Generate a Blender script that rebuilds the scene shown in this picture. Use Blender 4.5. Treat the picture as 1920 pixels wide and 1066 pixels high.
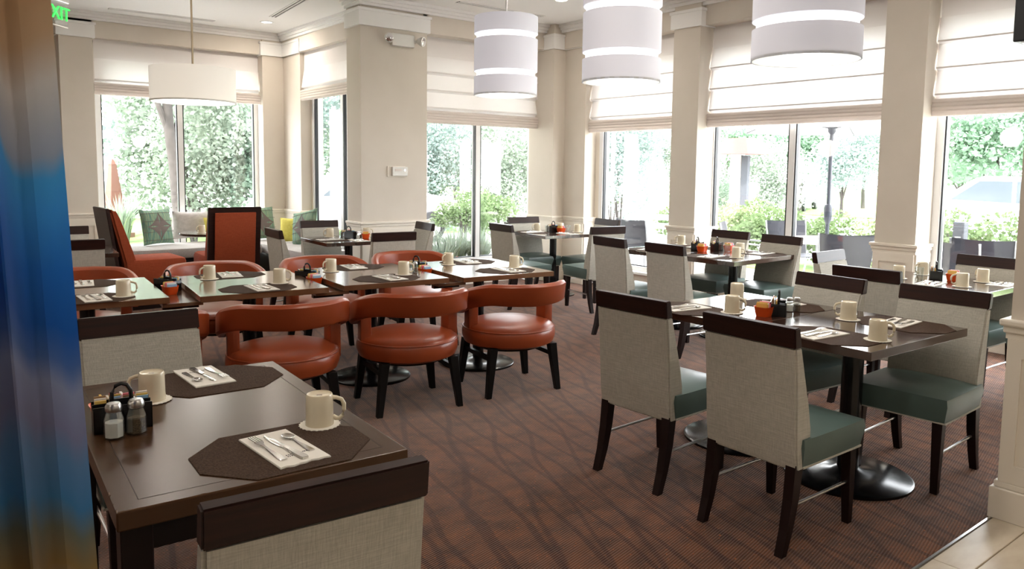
import bpy, bmesh, math, random
from mathutils import Vector, Matrix
R = math.radians
random.seed(7)
S = bpy.context.scene
for o in list(bpy.data.objects):
    bpy.data.objects.remove(o)
COL = S.collection

# ------------------------------------------------------------------ camera
# world: X runs along the window wall at the back, Y towards it, Z up; camera above the origin
YAW, PITCH, ROLL, CAMH, FPX, PPY = R(51.5), R(5.3), R(-0.68), 1.5, 1440.0, 451.0
cp, sp, cr, sr = math.cos(PITCH), math.sin(PITCH), math.cos(ROLL), math.sin(ROLL)
ex = Vector((math.sin(YAW), math.cos(YAW), 0)); ey = Vector((-math.cos(YAW), math.sin(YAW), 0)); ez = Vector((0, 0, 1))
rt, fw, dn = Vector((1, 0, 0)), Vector((0, cp, -sp)), Vector((0, -sp, -cp))
r2 = cr * rt + sr * dn; d2 = -sr * rt + cr * dn
tw = lambda v: Vector((ex.dot(v), ey.dot(v), ez.dot(v)))
cx, cd, cf = tw(r2), tw(d2), tw(fw)
cam = bpy.data.cameras.new('camera'); co = bpy.data.objects.new('camera', cam); COL.objects.link(co)
co.matrix_world = Matrix(((cx.x, -cd.x, -cf.x, 0), (cx.y, -cd.y, -cf.y, 0), (cx.z, -cd.z, -cf.z, CAMH), (0, 0, 0, 1)))
cam.sensor_width = 36; cam.lens = 36 * FPX / 1920; cam.shift_y = -(533 - PPY) / 1920
cam.clip_start = 0.05; cam.clip_end = 300
S.camera = co

# ------------------------------------------------------------------ sky, light, exposure
SKY = 7.5
w = bpy.data.worlds.new('sky'); S.world = w; w.use_nodes = True
bg = w.node_tree.nodes['Background']; bg.inputs[0].default_value = (0.93, 0.97, 1.0, 1); bg.inputs[1].default_value = SKY
S.view_settings.view_transform = 'Standard'; S.view_settings.look = 'None'
S.view_settings.gamma = 1; S.view_settings.use_curve_mapping = False
S.view_settings.exposure = 0.92
DOWNLIGHT_W = 9.0
sun = bpy.data.lights.new('sun', 'SUN'); sun.energy = 9; sun.angle = R(4); sun.color = (1, .96, .9)
so = bpy.data.objects.new('sun', sun); COL.objects.link(so)
so.rotation_euler = Vector((.62, .5, -1.0)).to_track_quat('-Z', 'Y').to_euler()

# ------------------------------------------------------------------ materials
def nt(name):
    m = bpy.data.materials.new(name); m.use_nodes = True
    t = m.node_tree
    return m, t, t.nodes['Principled BSDF']
def col4(c): return (c[0], c[1], c[2], 1)
def mat(name, c, rough=0.5, metal=0.0, spec=0.5, c2=None, scale=20, bump=0.0, bscale=None, stretch=None, coat=0.0, sheen=0.0, detail=4, emit=None):
    m, t, b = nt(name)
    b.inputs['Base Color'].default_value = col4(c); b.inputs['Roughness'].default_value = rough
    b.inputs['Metallic'].default_value = metal; b.inputs['Specular IOR Level'].default_value = spec
    b.inputs['Coat Weight'].default_value = coat; b.inputs['Sheen Weight'].default_value = sheen
    if coat: b.inputs['Coat Roughness'].default_value = 0.12
    if emit:
        b.inputs['Emission Color'].default_value = col4(emit[0]); b.inputs['Emission Strength'].default_value = emit[1]
    if c2 or bump:
        tc = t.nodes.new('ShaderNodeTexCoord'); src = tc.outputs['Object']
        if stretch:
            mp = t.nodes.new('ShaderNodeMapping'); mp.inputs['Scale'].default_value = stretch
            t.links.new(src, mp.inputs[0]); src = mp.outputs[0]
        n = t.nodes.new('ShaderNodeTexNoise'); n.inputs['Scale'].default_value = scale; n.inputs['Detail'].default_value = detail
        t.links.new(src, n.inputs['Vector'])
        if c2:
            r = t.nodes.new('ShaderNodeValToRGB'); r.color_ramp.elements[0].position = 0.35; r.color_ramp.elements[1].position = 0.65
            r.color_ramp.elements[0].color = col4(c); r.color_ramp.elements[1].color = col4(c2)
            t.links.new(n.outputs['Fac'], r.inputs[0]); t.links.new(r.outputs[0], b.inputs['Base Color'])
        if bump:
            n2 = n
            if bscale:
                n2 = t.nodes.new('ShaderNodeTexNoise'); n2.inputs['Scale'].default_value = bscale; t.links.new(src, n2.inputs['Vector'])
            bp = t.nodes.new('ShaderNodeBump'); bp.inputs['Strength'].default_value = bump; bp.inputs['Distance'].default_value = 0.01
            t.links.new(n2.outputs['Fac'], bp.inputs['Height']); t.links.new(bp.outputs[0], b.inputs['Normal'])
    return m

def weave_mat(name, c, c2, freq=260):
    """linen-like upholstery: crossed streaky noise"""
    m, t, b = nt(name); b.inputs['Roughness'].default_value = 0.85; b.inputs['Specular IOR Level'].default_value = 0.2
    tc = t.nodes.new('ShaderNodeTexCoord')
    fs = []
    for sc in ((freq, freq, freq * .06), (freq * .06, freq * .06, freq)):
        mp = t.nodes.new('ShaderNodeMapping'); mp.inputs['Scale'].default_value = sc
        n = t.nodes.new('ShaderNodeTexNoise'); n.inputs['Scale'].default_value = 1.0; n.inputs['Detail'].default_value = 2
        t.links.new(tc.outputs['Object'], mp.inputs[0]); t.links.new(mp.outputs[0], n.inputs['Vector']); fs.append(n)
    a = t.nodes.new('ShaderNodeMath'); a.operation = 'ADD'
    t.links.new(fs[0].outputs['Fac'], a.inputs[0]); t.links.new(fs[1].outputs['Fac'], a.inputs[1])
    r = t.nodes.new('ShaderNodeMapRange'); r.inputs['From Min'].default_value = .75; r.inputs['From Max'].default_value = 1.25
    t.links.new(a.outputs[0], r.inputs['Value'])
    mx = t.nodes.new('ShaderNodeMix'); mx.data_type = 'RGBA'; mx.inputs['A'].default_value = col4(c); mx.inputs['B'].default_value = col4(c2)
    t.links.new(r.outputs[0], mx.inputs['Factor']); t.links.new(mx.outputs['Result'], b.inputs['Base Color'])
    bp = t.nodes.new('ShaderNodeBump'); bp.inputs['Strength'].default_value = .25; bp.inputs['Distance'].default_value = .004
    t.links.new(a.outputs[0], bp.inputs['Height']); t.links.new(bp.outputs[0], b.inputs['Normal'])
    return m

def carpet_mat():
    m, t, b = nt('carpet'); b.inputs['Roughness'].default_value = 0.95; b.inputs['Specular IOR Level'].default_value = 0.1
    b.inputs['Sheen Weight'].default_value = 0.35; b.inputs['Sheen Roughness'].default_value = 0.4; b.inputs['Sheen Tint'].default_value = (1, .85, .78, 1)
    L = t.links.new; N = t.nodes.new
    tc = N('ShaderNodeTexCoord')
    # woven rows
    w1 = N('ShaderNodeTexWave'); w1.inputs['Scale'].default_value = 27; w1.inputs['Distortion'].default_value = .6; w1.inputs['Detail'].default_value = 2
    mp0 = N('ShaderNodeMapping'); mp0.inputs['Rotation'].default_value = (0, 0, R(78)); L(tc.outputs['Object'], mp0.inputs[0]); L(mp0.outputs[0], w1.inputs['Vector'])
    # colour patches
    n1 = N('ShaderNodeTexNoise'); n1.inputs['Scale'].default_value = 9; n1.inputs['Detail'].default_value = 6; L(tc.outputs['Object'], n1.inputs['Vector'])
    r1 = N('ShaderNodeValToRGB'); e = r1.color_ramp.elements
    e[0].position = .32; e[0].color = (.085, .041, .027, 1); e[1].position = .7; e[1].color = (.215, .085, .04, 1)
    k = r1.color_ramp.elements.new(.5); k.color = (.15, .066, .038, 1)
    L(n1.outputs['Fac'], r1.inputs[0])
    mx = N('ShaderNodeMix'); mx.data_type = 'RGBA'; mx.blend_type = 'MULTIPLY'; mx.inputs['Factor'].default_value = .4
    L(r1.outputs[0], mx.inputs['A']); L(w1.outputs['Color'], mx.inputs['B'])
    # flecks
    n3 = N('ShaderNodeTexNoise'); n3.inputs['Scale'].default_value = 70; n3.inputs['Detail'].default_value = 1; L(tc.outputs['Object'], n3.inputs['Vector'])
    g3 = N('ShaderNodeMapRange'); g3.inputs['From Min'].default_value = .66; g3.inputs['From Max'].default_value = .74; L(n3.outputs['Fac'], g3.inputs['Value'])
    mx3 = N('ShaderNodeMix'); mx3.data_type = 'RGBA'; mx3.inputs['B'].default_value = (.32, .1, .03, 1)
    L(g3.outputs[0], mx3.inputs['Factor']); L(mx.outputs['Result'], mx3.inputs['A'])
    # vine lines: two sets of thin meandering stripes
    last = mx3.outputs['Result']
    for rot, sc, dist, lo in ((20, 2.2, 5.0, .90), (38, 1.6, 7.0, .93)):
        mp = N('ShaderNodeMapping'); mp.inputs['Rotation'].default_value = (0, 0, R(rot)); mp.inputs['Scale'].default_value = (1, .62, 1); L(tc.outputs['Object'], mp.inputs[0])
        wv = N('ShaderNodeTexWave'); wv.inputs['Scale'].default_value = sc; wv.inputs['Distortion'].default_value = dist
        wv.inputs['Detail'].default_value = 1.5; wv.inputs['Detail Scale'].default_value = .7; L(mp.outputs[0], wv.inputs['Vector'])
        g = N('ShaderNodeMapRange'); g.inputs['From Min'].default_value = lo; g.inputs['From Max'].default_value = lo + .06; g.inputs['To Max'].default_value = .62
        L(wv.outputs['Fac'], g.inputs['Value'])
        mm = N('ShaderNodeMix'); mm.data_type = 'RGBA'; mm.inputs['B'].default_value = (.035, .014, .012, 1)
        L(g.outputs[0], mm.inputs['Factor']); L(last, mm.inputs['A']); last = mm.outputs['Result']
    L(last, b.inputs['Base Color'])
    bp = N('ShaderNodeBump'); bp.inputs['Strength'].default_value = .5; bp.inputs['Distance'].default_value = .006
    L(w1.outputs['Fac'], bp.inputs['Height']); L(bp.outputs[0], b.inputs['Normal'])
    return m

def mixshader(name, parts):
    """parts: (node type, colour, weight)"""
    m = bpy.data.materials.new(name); m.use_nodes = True; t = m.node_tree
    out = t.nodes['Material Output']; t.nodes.remove(t.nodes['Principled BSDF'])
    last = None
    for ty, c, wgt in parts:
        n = t.nodes.new(ty); n.inputs['Color'].default_value = col4(c)
        if ty == 'ShaderNodeBsdfGlossy': n.inputs['Roughness'].default_value = 0.02
        if ty == 'ShaderNodeEmission': n.inputs['Strength'].default_value = wgt; 
        if last is None: last = n.outputs[0]
        elif ty == 'ShaderNodeEmission':
            a = t.nodes.new('ShaderNodeAddShader'); t.links.new(last, a.inputs[0]); t.links.new(n.outputs[0], a.inputs[1]); last = a.outputs[0]
        else:
            x = t.nodes.new('ShaderNodeMixShader'); x.inputs[0].default_value = wgt
            t.links.new(last, x.inputs[1]); t.links.new(n.outputs[0], x.inputs[2]); last = x.outputs[0]
    t.links.new(last, out.inputs[0]); return m

DI, TR, TP, GL, EM = 'ShaderNodeBsdfDiffuse', 'ShaderNodeBsdfTranslucent', 'ShaderNodeBsdfTransparent', 'ShaderNodeBsdfGlossy', 'ShaderNodeEmission'
M = {}
M['wall'] = mat('wall_paint', (.64, .58, .505), .8, c2=(.665, .605, .53), scale=3, bump=.02, bscale=300)
M['trim'] = mat('trim_paint', (.78, .72, .63), .5)
M['white'] = mat('ceiling_white', (.86, .85, .83), .85)
M['frame'] = mat('window_white', (.8, .8, .8), .4)
M['gasket'] = mat('black_gasket', (.01, .012, .016), .4)
M['glass'] = mixshader('window_glass', [(TP, (1, 1, 1), 1), (GL, (1, 1, 1), .04)])
M['clear'] = mixshader('clear_glass', [(TP, (.94, .96, .96), 1), (GL, (1, 1, 1), .1)])
M['shade'] = mixshader('shade_linen', [(DI, (.83, .79, .77), 1), (TR, (.93, .92, .92), .15)])
M['pleat'] = mixshader('shade_pleat', [(DI, (.80, .73, .68), 1), (TR, (.85, .79, .76), .25)])
M['carpet'] = carpet_mat()
M['tile'] = mat('floor_tile', (.58, .49, .38), .4, c2=(.68, .60, .48), scale=5, stretch=(1, 3, 1))
M['grout'] = mat('grout', (.36, .30, .22), .9)
M['steel'] = mat('brushed_steel', (.62, .62, .62), .28, metal=1)
M['chrome'] = mat('cutlery_steel', (.72, .70, .68), .16, metal=1)
M['linen'] = weave_mat('grey_linen', (.40, .38, .33), (.50, .48, .42))
M['teal'] = mat('teal_leather', (.075, .115, .105), .34, spec=.5, c2=(.085, .13, .12), scale=6, bump=.03, bscale=220)
M['cap'] = mat('dark_wood', (.016, .006, .005), .38, spec=.25, c2=(.028, .009, .006), scale=6, stretch=(1, 12, 12))
M['leg'] = mat('leg_wood', (.011, .004, .0035), .4, spec=.25)
M['orange'] = mat('orange_leather', (.28, .050, .013), .33, c2=(.32, .06, .017), scale=5, bump=.05, bscale=120)
M['orangefab'] = weave_mat('orange_fabric', (.25, .045, .016), (.31, .06, .022), 300)
M['blackleg'] = mat('black_leg', (.005, .0045, .0045), .45, spec=.2)
M['tabletop'] = mat('brown_tabletop', (.05, .023, .010), .26, spec=.22, c2=(.068, .032, .015), scale=4, stretch=(1, 10, 1))
M['tabledark'] = mat('dark_tabletop', (.035, .016, .011), .14, coat=.5, c2=(.05, .022, .014), scale=4, stretch=(10, 1, 1))
M['rowtop'] = mat('walnut_tabletop', (.12, .055, .026), .15, coat=.5, c2=(.16, .08, .04), scale=4, stretch=(1, 10, 1))
M['iron'] = mat('black_iron', (.004, .004, .005), .2, spec=.35)
M['placemat'] = mat('placemat_weave', (.04, .022, .013), .85, spec=.15, c2=(.075, .045, .03), scale=220, bump=.4)
M['china'] = mat('cream_china', (.72, .64, .48), .18, spec=.5)
M['doily'] = mat('paper_doily', (.82, .78, .7), .9, bump=.3, scale=200)
M['napkin'] = mat('paper_napkin', (.82, .79, .73), .9)
M['red'] = mat('logo_red', (.6, .03, .02), .8)
M['ink'] = mat('print_ink', (.03, .03, .05), .8)
M['caddy'] = mat('black_plastic', (.008, .008, .009), .25)
M['orangep'] = mat('orange_plastic', (.8, .09, .01), .3)
M['salt'] = mat('salt', (.85, .83, .78), .9)
M['pepper'] = mat('pepper', (.14, .1, .05), .9, c2=(.03, .02, .01), scale=400)
for n_, c_ in (('pk_yellow', (.75, .5, .12)), ('pk_pink', (.8, .2, .25)), ('pk_white', (.8, .78, .75)), ('pk_blue', (.25, .45, .65)), ('pk_brown', (.3, .17, .07)), ('pk_red', (.6, .04, .04))):
    M[n_] = mat(n_, c_, .6)
M['lampfab'] = mixshader('lamp_fabric', [(DI, (.84, .84, .89), 1), (TR, (.9, .88, .9), .2), (EM, (.9, .92, 1.0), .07)])
M['drumfab'] = mixshader('drum_fabric', [(DI, (.88, .85, .8), 1), (TR, (.9, .87, .8), .2), (EM, (1, .97, .92), .12)])
M['glow'] = mixshader('lamp_diffuser', [(DI, (.9, .9, .9), 1), (EM, (1, .99, .96), 1.1)])
M['disc'] = mixshader('lamp_disc', [(DI, (.85, .88, .93), 1), (EM, (.95, .97, 1), .3)])
M['glow2'] = mixshader('downlight_lens', [(DI, (.9, .9, .9), 1), (EM, (1, .95, .86), 3)])
M['brass'] = mat('aged_nickel', (.5, .42, .3), .3, metal=1)
M['plastic'] = mat('white_plastic', (.75, .74, .7), .4)
M['lens'] = mat('lamp_lens', (.8, .8, .82), .08, metal=.8)
M['black'] = mat('tv_black', (.004, .004, .005), .3)
M['green'] = mat('exit_green', (.02, .5, .05), .5, emit=((.03, .9, .08), 1.0))
M['bench'] = mat('grey_bench_fabric', (.36, .33, .31), .9, c2=(.46, .43, .41), scale=60, stretch=(6, 1, 1))
M['yellow'] = mat('yellow_fabric', (.55, .47, .08), .85, c2=(.62, .55, .12), scale=30)
M['star'] = mat('taupe_fabric', (.14, .11, .10), .9)
M['pilfab'] = mat('green_striped_fabric', (.07, .17, .15), .9, c2=(.24, .31, .19), scale=9, stretch=(14, 1, 1))
M['greyfab'] = mat('grey_cushion', (.42, .38, .36), .9, c2=(.5, .46, .44), scale=30)
# outdoors
M['ground'] = mat('pale_concrete', (.62, .6, .57), .9, c2=(.7, .68, .65), scale=1)
M['grass'] = mat('lawn', (.12, .22, .05), .95, c2=(.2, .32, .08), scale=8)
M['bark'] = mat('bark', (.035, .03, .027), .9, c2=(.055, .048, .044), scale=12, bump=.4)
def leafm(n, a, b): M[n] = mixshader(n, [(DI, a, 1), (TR, b, .35)])
leafm('leaf', (.26, .31, .255), (.34, .41, .33)); leafm('leaf_blue', (.22, .275, .26), (.28, .36, .32)); leafm('leaf_yellow', (.21, .26, .14), (.27, .33, .16)); leafm('leaf_dark', (.15, .21, .16), (.22, .31, .22))
leafm('leaf_hedge', (.10, .14, .075), (.14, .2, .08)); leafm('leaf_tree', (.14, .22, .15), (.19, .32, .2)); leafm('flower', (.6, .08, .07), (.7, .12, .1))
M['mesh'] = mat('sling_mesh', (.03, .031, .045), .7, c2=(.04, .042, .055), scale=200)
M['patioal'] = mat('patio_metal', (.28, .29, .31), .4, metal=.6)
M['polegrey'] = mat('umbrella_pole', (.025, .03, .045), .4)
M['canvas'] = mixshader('umbrella_canvas', [(DI, (.75, .7, .64), 1), (TR, (.85, .8, .74), .5)])
M['carwhite'] = mat('car_paint', (.75, .76, .78), .2, coat=.6)
M['carglass'] = mat('car_glass', (.07, .085, .1), .1)
M['tyre'] = mat('tyre', (.03, .03, .035), .8)
M['pinkroof'] = mat('salmon_awning', (.13, .045, .04), .8)
M['render'] = mat('pale_render', (.72, .68, .62), .9)
M['terracotta'] = mat('terracotta', (.13, .06, .045), .8)
M['slate'] = mat('grey_slate', (.045, .05, .06), .8)

def curtain_mat():
    m, t, b = nt('dyed_curtain'); b.inputs['Roughness'].default_value = .6; b.inputs['Sheen Weight'].default_value = .2
    N = t.nodes.new; L = t.links.new
    tc = N('ShaderNodeTexCoord'); sx = N('ShaderNodeSeparateXYZ'); L(tc.outputs['Object'], sx.inputs[0])
    n = N('ShaderNodeTexNoise'); n.inputs['Scale'].default_value = 2.2; n.inputs['Detail'].default_value = 2
    mp = N('ShaderNodeMapping'); mp.inputs['Scale'].default_value = (3.2, 3.2, .5); L(tc.outputs['Object'], mp.inputs[0]); L(mp.outputs[0], n.inputs['Vector'])
    ad = N('ShaderNodeMath'); ad.operation = 'MULTIPLY_ADD'; ad.inputs[1].default_value = .22; L(n.outputs['Fac'], ad.inputs[0]); L(sx.outputs['Z'], ad.inputs[2])
    mr = N('ShaderNodeMapRange'); mr.inputs['From Min'].default_value = .95; mr.inputs['From Max'].default_value = 1.88; L(ad.outputs[0], mr.inputs['Value'])
    r = N('ShaderNodeValToRGB'); e = r.color_ramp.elements
    stops = [(.0, (0.544, 0.432, 0.4)), (.08, (0.416, 0.32, 0.24)), (.13, (0.32, 0.208, 0.08)), (.19, (0.192, 0.192, 0.144)), (.24, (0.08, 0.24, 0.432)), (.31, (0.144, 0.272, 0.448)), (.36, (0.256, 0.256, 0.384)), (.43, (0.32, 0.352, 0.496)),
             (.47, (0.096, 0.192, 0.448)), (.52, (0.024, 0.144, 0.48)), (.60, (0.032, 0.208, 0.608)), (.69, (0.08, 0.384, 0.75)), (.73, (0.096, 0.432, 0.75)), (.76, (0.416, 0.464, 0.56)), (.86, (0.672, 0.64, 0.624)), (.92, (.58, .43, .29)), (1.0, (.56, .38, .22))]
    e[0].position, e[0].color = stops[0][0], col4(stops[0][1]); e[1].position, e[1].color = stops[-1][0], col4(stops[-1][1])
    for p_, c_ in stops[1:-1]:
        k = r.color_ramp.elements.new(p_); k.color = col4(c_)
    L(mr.outputs[0], r.inputs[0]); L(r.outputs[0], b.inputs['Base Color'])
    tl = N('ShaderNodeBsdfTranslucent'); L(r.outputs[0], tl.inputs['Color']); ms = N('ShaderNodeMixShader'); ms.inputs[0].default_value = .55
    L(b.outputs[0], ms.inputs[1]); L(tl.outputs[0], ms.inputs[2]); L(ms.outputs[0], t.nodes['Material Output'].inputs[0])
    return m
M['curtain'] = curtain_mat()

# ------------------------------------------------------------------ mesh helpers
def newbm(): return bmesh.new()
def bx(bm, x0, x1, y0, y1, z0, z1, bev=0.0, seg=2, mtx=None):
    vs = [bm.verts.new((x, y, z)) for x in (x0, x1) for y in (y0, y1) for z in (z0, z1)]
    f = [(0, 1, 3, 2), (4, 6, 7, 5), (0, 4, 5, 1), (2, 3, 7, 6), (0, 2, 6, 4), (1, 5, 7, 3)]
    fs = [bm.faces.new([vs[i] for i in q]) for q in f]
    if mtx is not None: bmesh.ops.transform(bm, matrix=mtx, verts=vs)
    if bev:
        ed = list({e for q in fs for e in q.edges})
        bmesh.ops.bevel(bm, geom=ed, offset=bev, segments=seg, affect='EDGES', profile=.5)
def frust(bm, c0, s0, c1, s1, bev=0.0):
    """square tapered bar from centre c0 half-size s0 to c1 half-size s1"""
    vs = []
    for c, s in ((c0, s0), (c1, s1)):
        sx, sy = (s, s) if not isinstance(s, tuple) else s
        vs += [bm.verts.new((c[0] + a * sx, c[1] + b * sy, c[2])) for a, b in ((-1, -1), (1, -1), (1, 1), (-1, 1))]
    fs = [bm.faces.new(vs[0:4][::-1]), bm.faces.new(vs[4:8])]
    for i in range(4): fs.append(bm.faces.new((vs[i], vs[(i + 1) % 4], vs[4 + (i + 1) % 4], vs[4 + i])))
    if bev: bmesh.ops.bevel(bm, geom=list({e for q in fs for e in q.edges}), offset=bev, segments=1, affect='EDGES')
def lathe(bm, prof, n=32, c=(0, 0, 0), cap=True):
    rings = []
    for r, z in prof:
        rings.append([bm.verts.new((c[0] + r * math.cos(2 * math.pi * i / n), c[1] + r * math.sin(2 * math.pi * i / n), c[2] + z)) for i in range(n)] if r > 1e-6 else [bm.verts.new((c[0], c[1], c[2] + z))])
    for a, b in zip(rings, rings[1:]):
        for i in range(n):
            j = (i + 1) % n
            q = [a[i % len(a)], a[j % len(a)], b[j % len(b)], b[i % len(b)]]
            q = [v for k, v in enumerate(q) if v not in q[:k]]
            if len(q) > 2: bm.faces.new(q)
def prism(bm, poly, z0, z1, mtx=None, bev=0):
    lo = [bm.verts.new((p[0], p[1], z0)) for p in poly]; hi = [bm.verts.new((p[0], p[1], z1)) for p in poly]
    n = len(poly); fs = [bm.faces.new(lo[::-1]), bm.faces.new(hi)]
    for i in range(n): fs.append(bm.faces.new((lo[i], lo[(i + 1) % n], hi[(i + 1) % n], hi[i])))
    if mtx is not None: bmesh.ops.transform(bm, matrix=mtx, verts=lo + hi)
    if bev: bmesh.ops.bevel(bm, geom=list({e for q in fs for e in q.edges}), offset=bev, segments=2, affect='EDGES')
def sideprism(bm, poly_yz, x0, x1, bev=0):
    """polygon in (y,z) extruded along x"""
    prism(bm, poly_yz, x0, x1, Matrix(((0, 0, 1, 0), (1, 0, 0, 0), (0, 1, 0, 0), (0, 0, 0, 1))), bev)
def tube(bm, pts, r, n=8, closed=False):
    pts = [Vector(p) for p in pts]; rings = []
    m = len(pts)
    for i, p in enumerate(pts):
        a = pts[(i - 1) % m] if (i or closed) else p; b = pts[(i + 1) % m] if (i < m - 1 or closed) else p
        d = (b - a).normalized(); up = Vector((0, 0, 1)) if abs(d.z) < .95 else Vector((1, 0, 0))
        s = d.cross(up).normalized(); u = s.cross(d)
        rr = r[i] if isinstance(r, (list, tuple)) else r
        rings.append([bm.verts.new(p + rr * (math.cos(2 * math.pi * k / n) * s + math.sin(2 * math.pi * k / n) * u)) for k in range(n)])
    for i in range(m if closed else m - 1):
        a, b = rings[i], rings[(i + 1) % m]
        for k in range(n): bm.faces.new((a[k], a[(k + 1) % n], b[(k + 1) % n], b[k]))
    if not closed:
        bm.faces.new(rings[0][::-1]); bm.faces.new(rings[-1])
def fin(name, bm, smooth=False):
    bmesh.ops.recalc_face_normals(bm, faces=bm.faces)
    me = bpy.data.meshes.new(name); bm.to_mesh(me); bm.free()
    if smooth:
        for p in me.polygons: p.use_smooth = True
        me.set_sharp_from_angle(angle=R(40))
    return me
def mk(name, build, m, smooth=False):
    bm = newbm(); build(bm); me = fin(name, bm, smooth)
    me.materials.append(M[m] if isinstance(m, str) else m)
    return me
def ob(name, me, parent=None, loc=(0, 0, 0), rz=0):
    o = bpy.data.objects.new(name, me); COL.objects.link(o)
    o.location = loc; o.rotation_euler = (0, 0, rz)
    if parent: o.parent = parent
    return o
def tag(o, label, cat=None, group=None, kind=None):
    if label: o['label'] = label
    if cat: o['category'] = cat
    if group: o['group'] = group
    if kind: o['kind'] = kind
    return o
def struct(name, build, m, parent=None, label=None, smooth=False):
    o = ob(name, mk(name, build, m, smooth), parent)
    if not parent: o['kind'] = 'structure'
    if label: o['label'] = label
    return o
def boxs(*bs, bev=0):
    return lambda bm: [bx(bm, *b, bev=bev) for b in bs]
# a kind of thing = list of parts (name, mesh, parent index or None, label)
def inst(proto, name, loc, rz, label, cat, group=None, scale=None, tilt=None):
    if len(proto) == 1:
        o = ob(name, proto[0][1], None, loc, rz); root = o
    else:
        root = ob(name, None, None, loc, rz); made = []
        root.empty_display_size = .1
        for pn, me, pi, pl in proto:
            c = ob(pn, me, root if pi is None else made[pi]); made.append(c)
            if pl: c['label'] = pl
    if scale: root.scale = scale if isinstance(scale, tuple) else (scale,) * 3
    if tilt: root.rotation_euler = tilt
    tag(root, label, cat, group)
    return root

# ================================================================== THE ROOM
CEIL = 3.4; HEAD = 3.09
# floor
struct('floor', boxs((-5.2, 7.3, 1.235, 11.4, -.1, 0)), 'carpet', label='rust brown patterned carpet with dark meandering vine lines')
tf = struct('floor_tiled', boxs((-5.2, 7.3, -4.2, 1.225, -.1, -.006)), 'grout', label='beige tiled floor bordering the carpet')
tm = mk('tile', boxs((-.299, .299, -.149, .149, -.02, 0), bev=.003), 'tile')
for j in range(9):
    y = 1.085 - .15 - j * .30
    for i in range(11):
        ob('tile', tm, tf, (.2 + (i + .5) * .60 + (.3 if j % 2 else 0) - .1, y, .0005))
tm2 = mk('tile', boxs((-.299, .299, -.067, .067, -.02, 0), bev=.003), 'tile')
for i in range(11): ob('tile', tm2, tf, (.2 + (i + .5) * .60 - .3 - .1 + .3, 1.155, .0005))
struct('trim_1', boxs((-5.2, 7.0, 1.226, 1.236, -.01, .003)), 'steel', label='thin metal strip between carpet and tiles')
# ceiling
cl = struct('ceiling', boxs((-5.2, 7.6, -4.2, 11.6, CEIL, CEIL + .12)), 'white', label='smooth white ceiling with crown moulding')
# slot diffusers
def slot(x0, y0, x1, y1, lab):
    d = Vector((x1 - x0, y1 - y0, 0)); L = d.length; a = math.atan2(d.y, d.x)
    r = ob('air_slot', None, None, ((x0 + x1) / 2, (y0 + y1) / 2, CEIL), a)
    ob('slot_frame', mk('slot_frame', boxs((-L / 2, L / 2, -.05, -.032, -.008, 0), (-L / 2, L / 2, .032, .05, -.008, 0), (-L / 2, L / 2, -.008, .008, -.008, 0)), 'white'), r)
    for s in (-1, 1): ob('slot_gap', mk('slot_gap', boxs((-L / 2, L / 2, s * .02 - .012, s * .02 + .012, -.004, .0)), 'black'), r)
    tag(r, lab, 'vent', 'ceiling air slots')
slot(2.09, 10.6, 3.34, 10.56, 'ceiling air slot in front of the far left window')
slot(3.82, 9.75, 3.69, 8.5, 'double black air slot in ceiling left of the pillar')
slot(5.09, 7.44, 6.36, 7.43, 'ceiling air slot behind the farthest cylinder pendant')

def beam(name, b, side):
    o = struct(name, boxs(b), 'wall')
    return o
beam('wall_back_left_header', (1.55, 4.55, 11.0, 11.4, HEAD, CEIL), 0)
beam('wall_jog_header', (4.42, 4.9, 8.22, 11.0, HEAD, CEIL), 0)
beam('wall_back_right_header', (4.9, 7.3, 7.88, 8.3, HEAD, CEIL), 0)
beam('wall_right_header', (6.95, 7.4, -4.2, 7.9, HEAD, CEIL), 0)
# crown moulding
def crown(bm):
    for h, d in ((.10, .03), (.07, .055), (.035, .085)):
        z = CEIL - h
        bx(bm, -5.2, 1.6 - d, 11.25 - d, 11.25, z, CEIL - .0005)
        bx(bm, 1.6 - d, 1.6, 11.0 - d, 11.25, z, CEIL - .0005)
        bx(bm, 1.6, 4.44, 11.0 - d - .001, 11.0, z, CEIL - .0005)
        bx(bm, 4.42 - d, 4.42, 8.22, 11.0, z, CEIL - .0005)
        bx(bm, 4.08 - d, 4.08, 7.88 - d, 8.22, z, CEIL - .0005)
        bx(bm, 4.08, 7.0, 7.88 - d, 7.88, z, CEIL - .0005)
        bx(bm, 6.95 - d, 6.95, -4.2, 7.9, z, CEIL)
struct('trim_2', crown, 'white', label='stepped white crown moulding along the ceiling')

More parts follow.
